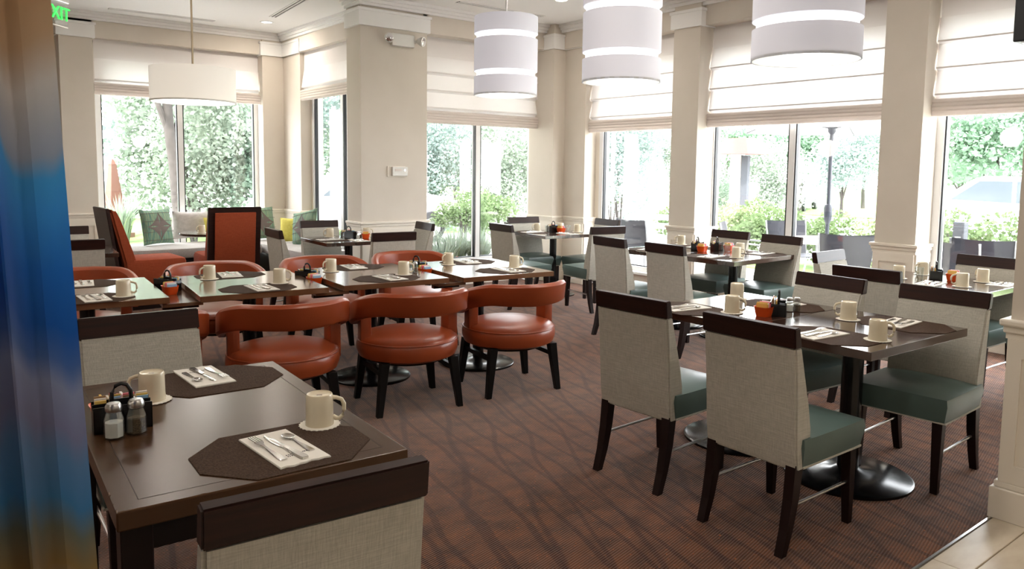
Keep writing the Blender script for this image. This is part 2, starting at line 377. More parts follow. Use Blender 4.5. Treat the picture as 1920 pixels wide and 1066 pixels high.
# windows: wall plane with an opening, frame, mullions, panes
def window(n, axis, plane, a0, a1, sill, top, mulls, wa0, wa1, lab, out):
    """axis 'x': runs along X on plane Y; axis 'y': runs along Y on plane X. out: +1"""
    def B(p, q, d0, d1, z0, z1):
        return (p, q, plane + d0, plane + d1, z0, z1) if axis == 'x' else (plane + d0, plane + d1, p, q, z0, z1)
    side = 'back' if axis == 'x' else 'right'
    o = struct('wall_%s_%d' % (side, n), boxs(B(wa0, wa1, 0, .15, 0, sill), B(wa0, wa1, 0, .15, top, CEIL), B(wa0, a0, 0, .15, sill, top), B(a1, wa1, 0, .15, sill, top)), 'trim')
    wn = struct('window_%d' % n, boxs(B(a0 - .02, a0 + .045, -.01, .1, sill, top), B(a1 - .045, a1 + .02, -.01, .1, sill, top), B(a0, a1, -.01, .1, sill - .02, sill + .05), B(a0, a1, -.01, .1, top - .05, top + .02)), 'frame', label=lab)
    ob('window_sill', mk('window_sill', boxs(B(a0 - .03, a1 + .03, -.08, .02, sill - .045, sill - .01), bev=.006), 'frame'), wn)
    edges = [a0 + .045] + list(mulls) + [a1 - .045]
    for mpos in mulls:
        ob('mullion', mk('mullion', boxs(B(mpos - .035, mpos + .035, -.005, .09, sill + .05, top - .05), bev=.004), 'frame'), wn)
    for i in range(len(edges) - 1):
        p = edges[i] + (.035 if i else 0); q = edges[i + 1] - (.035 if i < len(edges) - 2 else 0)
        ob('pane', mk('pane', boxs(B(p, q, .04, .046, sill + .05, top - .05)), 'glass'), wn)
        ob('gasket', mk('gasket', boxs(B(p, p + .014, .0, .045, sill + .05, top - .05), B(q - .014, q, .0, .045, sill + .05, top - .05), B(p, q, .02, .045, sill + .05, sill + .062), B(p, q, .02, .045, top - .062, top - .05)), 'gasket'), wn)
    return wn
window(1, 'x', 11.2, 2.03, 4.12, .28, 2.86, [3.05], 1.55, 4.75, 'tall two-pane window at the far left', 1)
window(2, 'y', 4.6, 8.55, 10.32, .28, 2.86, [9.42], 8.2, 11.2, 'narrow side window left of the pillar', 1)
window(3, 'x', 8.15, 4.98, 6.86, .3, 2.86, [5.9], 4.75, 7.35, 'two-pane garden window right of the pillar', 1)
window(4, 'y', 7.2, 5.65, 7.2, .26, 2.86, [], 5.6, 8.15, 'single pane window next to the room corner', 1)
window(5, 'y', 7.2, 3.28, 5.45, .26, 2.86, [4.44], 3.2, 5.6, 'wide two-pane window looking out on the parasol', 1)
window(6, 'y', 7.2, .7, 3.01, .26, 2.86, [1.85], .2, 3.2, 'window at the far right edge', 1)
struct('wall_right_7', boxs((7.2, 7.35, -4.2, .2, 0, CEIL)), 'wall')
struct('wall_left', boxs((-5.35, -5.2, -4.2, 11.4, 0, CEIL)), 'wall')
struct('wall_front', boxs((-5.2, 7.35, -4.35, -4.2, 0, CEIL)), 'wall')
struct('wall_back_8', boxs((-5.2, 1.6, 11.25, 11.4, 0, CEIL)), 'wall')

# columns
def column(name, x0, x1, y0, y1, faces, lab, cap=True, z1=HEAD):
    """faces: string of '-x','+x','-y' faces that show"""
    o = struct(name, boxs((x0, x1, y0, y1, 0, CEIL)), 'wall', label=lab)
    e = .028
    def ring(bm, z0, z1, d, bev=0):
        bx(bm, x0 - (d if '-x' in faces else 0), x1 + (d if '+x' in faces else 0), y0 - (d if '-y' in faces else 0), y1 + (d if '+y' in faces else 0), z0, z1, bev=bev)
    if cap:
        ob('capital', mk('capital', lambda bm: (ring(bm, HEAD - .01, HEAD + .17, .03), ring(bm, HEAD + .15, HEAD + .18, .042)), 'white'), o)
    ob('chair_rail', mk('chair_rail', lambda bm: (ring(bm, .855, .885, .035, .008), ring(bm, .825, .857, .022, .006), ring(bm, .80, .826, .012)), 'trim'), o)
    ob('wainscot', mk('wainscot', lambda bm: ring(bm, .0, .80, .006), 'trim'), o)
    ob('base_moulding', mk('base_moulding', lambda bm: (ring(bm, 0, .14, .03, .004), ring(bm, .14, .17, .018, .006)), 'trim'), o)
    # recessed panel on each shown face
    def pf(bm):
        t = .055
        for f in faces.split():
            for (u0, u1, z0, z1) in ((0, 1, .72, .80), (0, 1, .17, .25), (0, 't', .25, .72), ('-t', 1, .25, .72)):
                a0, a1 = (y0, y1) if 'x' in f else (x0, x1)
                p = a0 if u0 == 0 else a1 - t; q = a1 if u1 == 1 else a0 + t
                if f == '-x': bx(bm, x0 - .018, x0, p, q, z0, z1)
                if f == '+x': bx(bm, x1, x1 + .018, p, q, z0, z1)
                if f == '-y': bx(bm, p, q, y0 - .018, y0, z0, z1)
    ob('panel_frame', mk('panel_frame', pf, 'trim'), o)
    return o
column('wall_pillar', 4.08, 4.95, 7.88, 8.22, '-x -y +x', 'broad cream pillar with emergency light and thermostat')
column('wall_column_1', 1.6, 1.97, 11.0, 11.3, '-x -y +x', 'cream pilaster left of the far left window')
column('wall_column_2', 4.13, 4.6, 10.98, 11.3, '-x -y', 'cream pilaster right of the far left window')
column('wall_column_3', 4.44, 4.7, 10.38, 10.98, '-x -y', 'pilaster at the inner end of the side window')
column('wall_column_4', 6.80, 7.15, 7.7, 8.2, '-x -y', 'pilaster in the room corner beside the garden window')
column('wall_column_5', 7.0, 7.3, 7.3, 7.75, '-x -y', 'pilaster on the right wall in the corner')
column('wall_column_6', 6.9, 7.3, 5.42, 5.785, '-x -y +y', 'cream column between the corner window and parasol window')
column('wall_column_7', 6.9, 7.3, 3.03, 3.39, '-x -y +y', 'cream column right of the parasol window')
column('wall_column_8', 6.9, 7.3, .3, .66, '-x -y +y', 'cream column beyond the right edge window')
column('wall_column_9', 3.72, 4.25, .7, 1.215, '-x +y -y', 'cream foreground column standing on the tiles')

# ================================================================== BLINDS
def shade(axis, plane, a0, a1, zt, zb, lab):
    """roman shade: plane is the mounting coordinate, hanging in front towards the room"""
    L = a1 - a0
    o = ob('roman_shade', None, None, (((a0 + a1) / 2, plane, zb) if axis == 'x' else (plane, (a0 + a1) / 2, zb)), 0 if axis == 'x' else R(-90))
    H = zt - zb
    def fab(bm):
        pts = [(0.0, H)]; z = H - .24; pts.append((-.004, z))
        n = max(1, round((z - .12) / .2)); st = (z - .12) / n
        for i in range(n):
            pts += [(-.046, z - st + .02), (-.008, z - st - .004)]; z -= st
        pts += [(-.03, .05), (-.045, .02)]
        prev = None
        for (d, zz) in pts:
            cur = [bm.verts.new((-L / 2, d, zz)), bm.verts.new((L / 2, d, zz))]
            if prev: bm.faces.new((prev[0], prev[1], cur[1], cur[0]))
            prev = cur
    f = ob('fabric', mk('fabric', fab, 'shade'), o)
    zz = H - .24; nn = max(1, round((zz - .12) / .2)); st_ = (zz - .12) / nn
    for i in range(nn):
        zc = zz - st_ * (i + 1)
        ob('fold_pocket', mk('fold_pocket', boxs((-L / 2, L / 2, -.046, -.042, zc + .014, zc + .028)), 'shade'), o)
    for s_ in (-1, 1):
        ob('side_hem', mk('side_hem', boxs((s_ * L / 2 - .03, s_ * L / 2 + .03, .0, .004, .1, H - .24)), 'pleat'), o)
    for i in range(4):
        z0 = .105 - i * .033
        def pl(bm, i=i, z0=z0):
            prof = [(-.03 - .004 * i, z0), (-.056, z0 - .012), (-.062, z0 - .03), (-.05, z0 - .05), (-.028, z0 - .055), (-.02, z0 - .03)]
            sideprism(bm, prof, -L / 2 - .012, L / 2 + .012)
        ob('pleat', mk('pleat', pl, 'pleat', True), o)
    ob('head_rail', mk('head_rail', boxs((-L / 2, L / 2, 0, .03, H - .04, H)), 'pleat'), o)
    tag(o, lab, 'blind', 'cream roman shades')
shade('x', 11.13, 2.0, 4.12, HEAD, 2.44, 'short cream roman shade behind the drum lamp, far left window')
shade('y', 4.50, 8.5, 10.37, HEAD, 2.47, 'cream roman shade on the narrow window left of the pillar')
shade('x', 8.07, 4.97, 6.79, HEAD, 2.10, 'cream roman shade behind the farthest cylinder pendant')
shade('y', 7.12, 5.8, 7.29, HEAD, 2.04, 'cream roman shade on the corner window')
shade('y', 7.12, 3.40, 5.41, HEAD, 2.04, 'wide cream roman shade behind the nearest cylinder pendant')
shade('y', 7.12, .68, 3.02, HEAD, 2.05, 'cream roman shade cut by the right edge')

# ================================================================== LAMPS
def pendant(x, y, z0, r, hs, rod, lab):
    o = ob('pendant_lamp', None, None, (x, y, z0))
    h1, g, h2, h3 = hs
    n = 48
    def cyl(z0, z1, ra=r):
        return lambda bm: lathe(bm, [(ra, z0), (ra, z1), (ra - .006, z1), (ra - .006, z0), (ra, z0)], n)
    z = 0
    for i, h in enumerate((h1, h2, h3)):
        ob('shade', mk('shade', cyl(z, z + h), 'lampfab', True), o); z += h
        if i < 2:
            ob('lit_band', mk('lit_band', cyl(z, z + g, r - .02), 'glow', True), o); z += g
    ob('rim', mk('rim', lambda bm: lathe(bm, [(r, 0), (r, .012), (r - .03, .014), (r - .03, 0), (r, 0)], n), 'plastic', True), o)
    ob('diffuser', mk('diffuser', lambda bm: lathe(bm, [(0, .02), (r - .03, .02), (r - .03, .024), (0, .024)], n), 'disc', True), o)
    ob('rod', mk('rod', lambda bm: lathe(bm, [(0, z - .02), (.008, z - .02), (.008, CEIL - z0), (0, CEIL - z0)], 10), 'steel', True), o)
    ob('ceiling_rose', mk('ceiling_rose', lambda bm: lathe(bm, [(0, CEIL - z0 - .03), (.06, CEIL - z0 - .03), (.065, CEIL - z0), (0, CEIL - z0)], 24), 'white', True), o)
    tag(o, lab, 'lamp', 'white cylinder pendants')
    l = bpy.data.lights.new('pendant_bulb', 'POINT'); l.energy = 5; l.color = (1, .95, .88); l.shadow_soft_size = .12
    lo = bpy.data.objects.new('pendant_bulb', l); COL.objects.link(lo); lo.parent = o; lo.location = (0, 0, -.12)
hs = (.150, .045, .255, .135)
pendant(3.93, 5.05, 2.10, .26, hs, 1, 'white cylinder pendant farthest back, with two lit bands')
pendant(3.80, 3.63, 2.085, .26, hs, 1, 'middle white cylinder pendant with two lit bands')
pendant(3.55, 2.14, 2.055, .26, hs, 1, 'nearest and largest white cylinder pendant cut by the top edge')
def drum(x, y, z0, r, h):
    o = ob('drum_lamp', None, None, (x, y, z0))
    ob('shade', mk('shade', lambda bm: lathe(bm, [(r, 0), (r, h), (r - .006, h), (r - .006, 0), (r, 0)], 48), 'drumfab', True), o)
    ob('diffuser', mk('diffuser', lambda bm: lathe(bm, [(0, .03), (r - .01, .03), (r - .01, .036), (0, .036)], 48), 'glow', True), o)
    ob('trim_ring', mk('trim_ring', lambda bm: lathe(bm, [(r + .003, 0), (r + .003, .012), (r - .012, .012), (r - .012, 0), (r + .003, 0)], 48), 'plastic', True), o)
    ob('rod', mk('rod', lambda bm: lathe(bm, [(0, h - .03), (.009, h - .03), (.009, CEIL - z0), (0, CEIL - z0)], 10), 'brass', True), o)
    ob('ceiling_rose', mk('ceiling_rose', lambda bm: lathe(bm, [(0, CEIL - z0 - .03), (.06, CEIL - z0 - .03), (.065, CEIL - z0), (0, CEIL - z0)], 24), 'brass', True), o)
    tag(o, 'shallow white drum pendant on a thin rod at left', 'lamp')
    l = bpy.data.lights.new('drum_bulb', 'POINT'); l.energy = 5; l.color = (1, .93, .84); l.shadow_soft_size = .15
    lo = bpy.data.objects.new('drum_bulb', l); COL.objects.link(lo); lo.parent = o; lo.location = (0, 0, -.12)
drum(2.03, 7.02, 2.045, .35, .29)
dl_rim = mk('trim_ring', lambda bm: lathe(bm, [(.085, -.006), (.085, 0), (.066, 0), (.066, -.006), (.085, -.006)], 28), 'white', True)
dl_lens = mk('lens', lambda bm: lathe(bm, [(0, -.003), (.066, -.003), (.066, 0), (0, 0)], 28), 'glow2', True)
def downlight(x, y, lab):
    r = inst([('trim_ring', dl_rim, None, None), ('lens', dl_lens, None, None)], 'downlight', (x, y, CEIL), 0, lab, 'ceiling light', 'recessed downlights')
    l = bpy.data.lights.new('downlight_beam', 'AREA'); l.shape = 'DISK'; l.size = .12; l.energy = DOWNLIGHT_W; l.color = (1, .9, .78)
    lo = bpy.data.objects.new('downlight_beam', l); COL.objects.link(lo); lo.parent = r; lo.location = (0, 0, -.012)
downlight(3.89, 10.15, 'recessed downlight beside the double black air slot')
downlight(5.91, 6.59, 'recessed downlight between the two left cylinder pendants')
k = 0
for x, y in ((-1.5, 3.2), (.9, .8), (-1.2, -1.4), (1.6, -1.6), (4.4, -1.2), (2.4, 3.0), (.2, 5.6), (-2.6, 6.5), (-1.0, 9.0), (5.6, .2), (4.9, 2.9), (2.0, 8.2), (-3.2, .4)):  # downlights out of view, added to give the room fill light
    downlight(x, y, 'unseen recessed downlight added for fill light')
r = ob('ceiling_speaker', mk('ceiling_speaker', lambda bm: lathe(bm, [(0, -.006), (.12, -.006), (.13, 0), (0, 0)], 28), 'pleat', True), None, (5.35, 6.7, CEIL))
tag(r, 'round grey ceiling speaker near the farthest cylinder pendant', 'speaker')

# emergency light, thermostat, outlet, exit sign, television
e = ob('emergency_light', None, None, (4.6, 7.88, 2.96))
ob('housing', mk('housing', boxs((-.15, .15, -.06, 0, -.07, .07), bev=.015), 'plastic', True), e)
hm = mk('lamp_head', lambda bm: (lathe(bm, [(0, 0), (.03, 0), (.055, .05), (.055, .075), (.048, .078), (0, .07)], 20)), 'plastic', True)
lm = mk('lamp_lens', lambda bm: lathe(bm, [(0, .072), (.049, .074), (.03, .084), (0, .088)], 20), 'lens', True)
for sx, rz in ((-.19, 35), (.19, -35)):
    h = ob('lamp_head', hm, e, (sx, -.06, .01)); h.rotation_euler = (R(100), 0, R(-rz * .8)); ob('lamp_lens', lm, h)
    ob('bracket', mk('bracket', boxs((sx * .75 - .03, sx * .75 + .03, -.05, -.02, -.015, .015)), 'plastic'), e)
tag(e, 'two-headed emergency light high on the pillar', 'light')
t = ob('thermostat', None, None, (4.53, 7.88, 1.46))
ob('back_plate', mk('back_plate', boxs((-.12, .12, -.012, 0, -.062, .062), bev=.003), 'trim'), t)
ob('body', mk('body', boxs((-.07, .13, -.045, -.01, -.05, .055), bev=.006), 'plastic'), t)
ob('display', mk('display', boxs((-.04, .05, -.047, -.044, .005, .03)), 'pleat'), t)
ob('button', mk('button', boxs((.08, .1, -.048, -.044, .005, .025)), 'steel'), t)
tag(t, 'small white thermostat on the middle of the pillar', 'thermostat')
t = ob('power_outlet', None, None, (4.06, 8.1, .42), R(-90))
ob('plate', mk('plate', boxs((-.035, .035, -.008, 0, -.057, .057), bev=.003), 'plastic'), t)
for s in (-1, 1): ob('socket', mk('socket', boxs((-.014, .014, -.010, -.006, s * .027 - .014, s * .027 + .014)), 'trim'), t)
tag(t, 'white power outlet low on the left side of the pillar', 'outlet')
x = ob('exit_sign', None, None, (1.33, 9.16, 3.03), R(48))
ob('housing', mk('housing', boxs((-.16, .16, -.03, .03, .12, CEIL - 3.03), bev=.006), 'steel'), x)
ob('panel', mk('panel', boxs((-.16, .16, -.006, .006, -.12, .12)), 'clear'), x)
ob('edge_strip', mk('edge_strip', boxs((-.16, .16, -.008, .008, -.128, -.118)), 'plastic'), x)
cu = bpy.data.curves.new('letters', 'FONT'); cu.body = 'EXIT'; cu.size = .19; cu.align_x = 'CENTER'; cu.align_y = 'CENTER'; cu.extrude = .004
cu.materials.append(M['green'])
tmp = bpy.data.objects.new('letters_tmp', cu); COL.objects.link(tmp)
lme = bpy.data.meshes.new_from_object(tmp.evaluated_get(bpy.context.evaluated_depsgraph_get())); bpy.data.objects.remove(tmp)
lme.materials.clear(); lme.materials.append(M['green'])
le = ob('letters', lme, x, (0, -.01, 0)); le.rotation_euler = (R(90), 0, 0)
tag(x, 'glowing green exit sign hanging from the ceiling at top left', 'sign')
t = ob('television', None, None, (4.63, 1.58, 2.19), 0)
ob('screen_case', mk('screen_case', boxs((-.06, .06, -1.0, 0, 0, .60), bev=.008), 'black'), t)
ob('ceiling_bracket', mk('ceiling_bracket', boxs((-.02, .02, -.55, -.45, .60, CEIL - 2.19)), 'black'), t)
ob('speaker_grille', mk('speaker_grille', lambda bm: [bx(bm, -.04, .04, -.98 + i * .04, -.955 + i * .04, -.006, .002) for i in range(24)], 'steel'), t)
tag(t, 'black television hanging at the top right corner', 'television')

# ================================================================== SIDE CHAIR
def sidechair():
    P = []
    add = lambda n, b, m, sm=True, par=None, lab=None: P.append((n, mk(n, b, m, sm), par, lab))
    W = .218
    back = [(-.262, .835), (-.248, .70), (-.236, .55), (-.228, .42), (-.215, .335), (-.165, .335), (-.125, .44), (-.128, .50), (-.150, .60), (-.185, .72), (-.218, .835)]
    add('backrest', lambda bm: sideprism(bm, back, -W, W, .008), 'linen')
    add('top_rail', lambda bm: sideprism(bm, [(-.268, .832), (-.276, .91), (-.240, .913), (-.222, .832)], -W - .002, W + .002, .004), 'cap', True, None, 'dark wood top rail')
    def seat(bm):
        nx, ny = 10, 10
        x0, x1, y0, y1 = -.23, .23, -.19, .265
        zt, zb = .462, .35
        top = []
        for j in range(ny + 1):
            row = []
            for i in range(nx + 1):
                u, v = i / nx * 2 - 1, j / ny * 2 - 1
                dome = .024 * (1 - abs(u) ** 3.0) * (1 - abs(v) ** 3.0)
                rx = 1 - .015 * (abs(v) ** 6)
                row.append(bm.verts.new(((x0 + x1) / 2 + (x1 - x0) / 2 * u * rx, (y0 + y1) / 2 + (y1 - y0) / 2 * v * (1 - .01 * abs(u) ** 6), zt + dome)))
            top.append(row)
        for j in range(ny):
            for i in range(nx): bm.faces.new((top[j][i], top[j][i + 1], top[j + 1][i + 1], top[j + 1][i]))
        loop = top[0][:] + [top[j][nx] for j in range(1, ny + 1)] + top[ny][nx - 1::-1] + [top[j][0] for j in range(ny - 1, 0, -1)]
        cxm, cym = 0, (y0 + y1) / 2
        mid = [bm.verts.new((cxm + (v.co.x - cxm) * 1.025, cym + (v.co.y - cym) * 1.025, .43)) for v in loop]
        low = [bm.verts.new((cxm + (v.co.x - cxm) * .965, cym + (v.co.y - cym) * .965, zb)) for v in loop]
        n = len(loop)
        for a, b in ((loop, mid), (mid, low)):
            for i in range(n): bm.faces.new((a[i], a[(i + 1) % n], b[(i + 1) % n], b[i]))
        bm.faces.new(low[::-1])
    add('seat', seat, 'teal', True, None, 'teal leather seat')
    add('piping', boxs((-.224, .224, -.18, .256, .343, .351)), 'linen', False, 2)
    for s in (-1, 1):
        add('leg', lambda bm, s=s: (frust(bm, (s * .185, .225, .35), .024, (s * .187, .235, 0), .016, .002)), 'leg')
        def rear(bm, s=s):
            pr = [((s * .19, -.19, .36), (.022, .027)), ((s * .19, -.205, .22), (.021, .024)), ((s * .19, -.23, .1), (.019, .02)), ((s * .19, -.262, 0), (.017, .017))]
            for a, b in zip(pr, pr[1:]): frust(bm, a[0], a[1], b[0], b[1])
        add('leg', rear, 'leg', False)
        add('stretcher', lambda bm, s=s: tube(bm, [(s * .188, -.212, .185), (s * .187, .22, .185)], .007, 8), 'steel')
    return P
CH = sidechair()
def chair(cx, cy, face, label, group):
    """cx,cy = middle of the top rail on plan; face = direction it faces, degrees from +Y counter-clockwise"""
    a = R(face); d = Vector((-math.sin(a), math.cos(a)))
    inst(CH, 'dining_chair', (cx + d.x * .257, cy + d.y * .257, 0), a, label, 'chair', group)
G1 = 'grey linen side chairs'
for cx_, cy_, f_, lb in (
    (2.694, 2.469, -88, 'near left chair of the front right tables, back to us'),
    (2.645, 1.789, -91, 'nearest grey linen chair, back to us, front right tables'),
    (4.199, 2.303, 85, 'far left chair of the front right tables, only its back shows'),
    (4.239, 1.697, 92, 'far right teal-seated chair of the front right tables, seat toward us'),
    (4.73, 2.365, -91, 'chair with a dark top rail behind the big right-hand cream mug'),
    (5.517, 3.057, 182, 'pale-railed chair sideways below the column right of the parasol window'),
    (6.177, 2.18, 88, 'chair at the far side of the rightmost table, rail below patio chairs'),
    (5.92, 1.36, 0, 'chair half hidden behind the foreground column at right'),
    (4.899, 4.772, -97, 'left one of two chairs with backs to us at the parasol window table'),
    (4.851, 4.101, -95, 'right one of two chairs with backs to us at the parasol window table'),
    (6.542, 4.675, 90, 'left chair facing us at the parasol window table'),
    (6.479, 4.057, 85, 'right chair facing us at the parasol window table'),
    (5.07, 6.57, -95, 'left chair at the corner table, side back to us'),
    (6.08, 7.42, 172, 'chair at the window side of the corner table'),
    (5.832, 5.70, -10, 'right-hand near chair of the corner table, seat seen from the side'),
    (6.74, 6.60, 85, 'chair tucked in the corner below the single pane window'),
    (2.747, 7.092, -94, 'chair turned sideways at the left of the pillar table'),
    (3.62, 8.0, 178, 'chair behind the pillar table, facing us'),
    (3.538, 6.189, -5, 'chair in front of the pillar, back to us'),
    (4.48, 7.16, 82, 'chair right of the pillar table beside the garden window'),
    (1.03, 6.79, -6, 'far left chair back to us beside the blue curtain'),
    (1.18, 8.34, 176, 'small far left chair rail just above another chair by the curtain'),
    (.721, 3.291, 178, 'chair at the far side of the foreground left table, seat tucked under'),
    (.598, 1.321, -5, 'nearest chair back cut by the bottom edge, foreground left table'),
): chair(cx_, cy_, f_, lb, G1)

# ================================================================== BARREL CHAIR
def barrel():
    P = []
    add = lambda n, b, m, sm=True, par=None, lab=None: P.append((n, mk(n, b, m, sm), par, lab))
    add('seat', lambda bm: lathe(bm, [(0, .315), (.275, .315), (.308, .332), (.322, .37), (.322, .405), (.314, .434), (.292, .453), (.24, .468), (.12, .476), (0, .478)], 48), 'orange')
    add('piping', lambda bm: tube(bm, [(.317 * math.cos(2 * math.pi * i / 48), .317 * math.sin(2 * math.pi * i / 48), .43) for i in range(48)], .005, 6, True), 'orange', True, 0)
    def band(bm):
        rings = []; n = 44; span = R(107)
        for i in range(n + 1):
            a = -span + 2 * span * i / n
            f = abs(a) / span
            zt = .765 - .11 * max(0, (f - .42) / .58) ** 1.4; hgt = .148 - .015 * f
            ro, ri = .372, .312
            tilt = .018 * math.cos(a)
            sec = [(ri, zt - hgt + .012), (ri + .012, zt - hgt), (ro - .014, zt - hgt), (ro, zt - hgt + .016), (ro + tilt, zt - .02), (ro - .012 + tilt, zt - .004), (ri + .034 + tilt, zt), (ri + .012 + tilt, zt - .008), (ri + tilt * .7, zt - .022)]
            ca, sa = math.sin(a), -math.cos(a)
            rings.append([bm.verts.new((r_ * ca, r_ * sa - .02, z_)) for r_, z_ in sec])
        m = len(rings[0])
        for a, b in zip(rings, rings[1:]):
            for k in range(m): bm.faces.new((a[k], a[(k + 1) % m], b[(k + 1) % m], b[k]))
        bm.faces.new(rings[0]); bm.faces.new(rings[-1][::-1])
    add('backrest', band, 'orange', True, None, 'curved orange backrest')
    for s in (-1, 1):
        a = R(97)
        px, py = s * .29 * math.sin(a), -.29 * math.cos(a) - .015
        def post(bm, s=s, px=px, py=py):
            mt = Matrix.Translation((px, py, 0)) @ Matrix.Rotation(s * (math.pi / 2 - a) * -1 + math.pi / 2, 4, 'Z')
            bx(bm, -.055, .055, -.045, .024, .36, .66, .012, 2, mt)
        add('arm_post', post, 'orange')
    for sx in (-1, 1):
        for sy in (-1, 1):
            add('leg', lambda bm, sx=sx, sy=sy: frust(bm, (sx * .225, sy * .205, .325), .027, (sx * .266, sy * .225, 0), .018, .002), 'blackleg')
        add('stretcher', lambda bm, sx=sx: bx(bm, sx * .232 - .012, sx * .232 + .012, -.2, .2, .235, .265), 'blackleg', False)
    add('seat_base', lambda bm: lathe(bm, [(0, .29), (.22, .29), (.24, .317), (0, .317)], 32), 'blackleg')
    return P
BC = barrel()
G2 = 'orange leather barrel chairs'
for cx_, cy_, f_, lb in (
    (.92, 4.36, -8, 'orange barrel chair mostly hidden behind the foreground left chair'),
    (1.71, 4.29, -9, 'leftmost fully seen orange barrel chair on the near side of the row'),
    (2.495, 4.20, -10, 'middle orange barrel chair on the near side, standing out on the carpet'),
    (3.255, 4.12, -10, 'rightmost orange barrel chair on the near side of the row'),
    (.92, 5.86, 172, 'orange barrel chair on the far side, beside the blue curtain'),
    (1.80, 5.74, 174, 'orange barrel chair on the far side, below the brown armchair back'),
    (2.64, 5.66, 173, 'orange barrel chair on the far side, left of the pillar table leg'),
    (3.42, 5.60, 172, 'rightmost orange barrel chair on the far side of the row'),
): inst(BC, 'barrel_chair', (cx_, cy_, 0), R(f_), lb, 'chair', G2)

# ================================================================== TABLES
def ptable(wx, wy, th, topm, basem='iron', r=.28, post=.042):
    P = []
    add = lambda n, b, m, sm=True: P.append((n, mk(n, b, m, sm), None, None))
    add('tabletop', boxs((-wx / 2, wx / 2, -wy / 2, wy / 2, .75 - th, .75), bev=.003), topm, False)
    add('column', lambda bm: lathe(bm, [(post, .02), (post, .70), (post * 2.4, .706), (post * 2.4, .75 - th), (0, .75 - th)], 24), basem)
    add('base', lambda bm: lathe(bm, [(0, 0), (r, 0), (r, .012), (r - .012, .018), (r * .5, .026), (.08, .034), (post, .05), (0, .05)], 48), basem)
    add('bracket', boxs((-wx * .35, wx * .35, -.025, .025, .70, .75 - th), (-.025, .025, -wy * .35, wy * .35, .70, .75 - th)), 'iron', False)
    return P
TROW = ptable(.76, .94, .036, 'rowtop'); TRT = ptable(.90, .655, .04, 'tabledark', r=.3, post=.05); TSQ = ptable(.78, .78, .036, 'tabledark', r=.27)
TB6 = ptable(.99, .66, .04, 'tabledark', r=.29); T7P = ptable(.70, .84, .04, 'tabledark', r=.28)
ROW = [(.835, 5.11, -5), (1.75, 4.955, -6.5), (2.60, 4.885, -5), (3.456, 4.753, -7)]
for (x, y, a), lb in zip(ROW, ('leftmost walnut table of the row, beside the blue curtain', 'second walnut table from the left in the row', 'third walnut table in the row, behind the middle barrel chair', 'rightmost walnut table of the row')):
    inst(TROW, 'pedestal_table', (x, y, 0), R(a), lb, 'table', 'walnut tables in a row')
for (xa, ya, aa), (xb, yb, ab), lb in zip(ROW, ROW[1:], ('brown ledge bridging the first and second row tables', 'brown ledge bridging the second and third row tables', 'brown ledge bridging the third and last row tables')):
    o = ob('bridge_ledge', None, None, ((xa + xb) / 2, (ya + yb) / 2, 0), R((aa + ab) / 2))
    ob('board', mk('board', boxs((-.11, .11, -.40, .40, .685, .706), bev=.002), 'rowtop'), o)
    for s in (-1, 1): ob('bracket', mk('bracket', boxs((-.1, .1, s * .3 - .02, s * .3 + .02, .66, .685)), 'iron'), o)
    tag(o, lb, 'shelf', 'ledges between row tables')
inst(TRT, 'pedestal_table', (3.63, 1.855, 0), R(-2), 'nearer of the two joined dark tables at front right', 'table', 'joined dark tables')
inst(TRT, 'pedestal_table', (3.655, 2.513, 0), R(-2), 'farther of the two joined dark tables at front right', 'table', 'joined dark tables')
inst(TB6, 'pedestal_table', (5.92, 4.19, 0), R(2), 'right half of the dark table at the parasol window', 'table', 'dark window tables')
inst(TB6, 'pedestal_table', (5.92, 4.853, 0), R(2), 'left half of the dark table at the parasol window', 'table', 'dark window tables')
inst(TSQ, 'pedestal_table', (6.14, 6.92, 0), R(-6), 'square dark table in the room corner', 'table')
inst(TSQ, 'pedestal_table', (3.69, 7.42, 0), R(-4), 'square dark table in front of the pillar', 'table')
inst(T7P, 'pedestal_table', (5.73, 2.33, 0), R(0), 'dark table at the far right, cut by the foreground column', 'table')
inst(TSQ, 'pedestal_table', (1.08, 7.62, 0), R(-5), 'dark table at far left between two chairs and the orange armchair', 'table')
# foreground table with four legs
ft = ob('dining_table', None, None, (.715, 2.32, 0), R(-3.4))
ob('tabletop', mk('tabletop', boxs((-.352, .352, -.565, .565, .705, .75), bev=.004), 'tabletop'), ft)
ob('border_groove', mk('border_groove', boxs((-.30, .30, -.513, -.511, .7495, .7503), (-.30, .30, .511, .513, .7495, .7503), (-.301, -.299, -.513, .513, .7495, .7503), (.299, .301, -.513, .513, .7495, .7503)), 'leg'), ft)
ob('apron', mk('apron', boxs((-.33, .33, -.54, -.52, .64, .705), (-.33, .33, .52, .54, .64, .705), (-.33, -.31, -.52, .52, .64, .705), (.31, .33, -.52, .52, .64, .705)), 'leg'), ft)
for sx in (-1, 1):
    for sy in (-1, 1): ob('leg', mk('leg', lambda bm: frust(bm, (sx * .31, sy * .515, .705), .034, (sx * .31, sy * .515, 0), .03, .003), 'leg'), ft)
tag(ft, 'brown four-legged table in the left foreground', 'table')

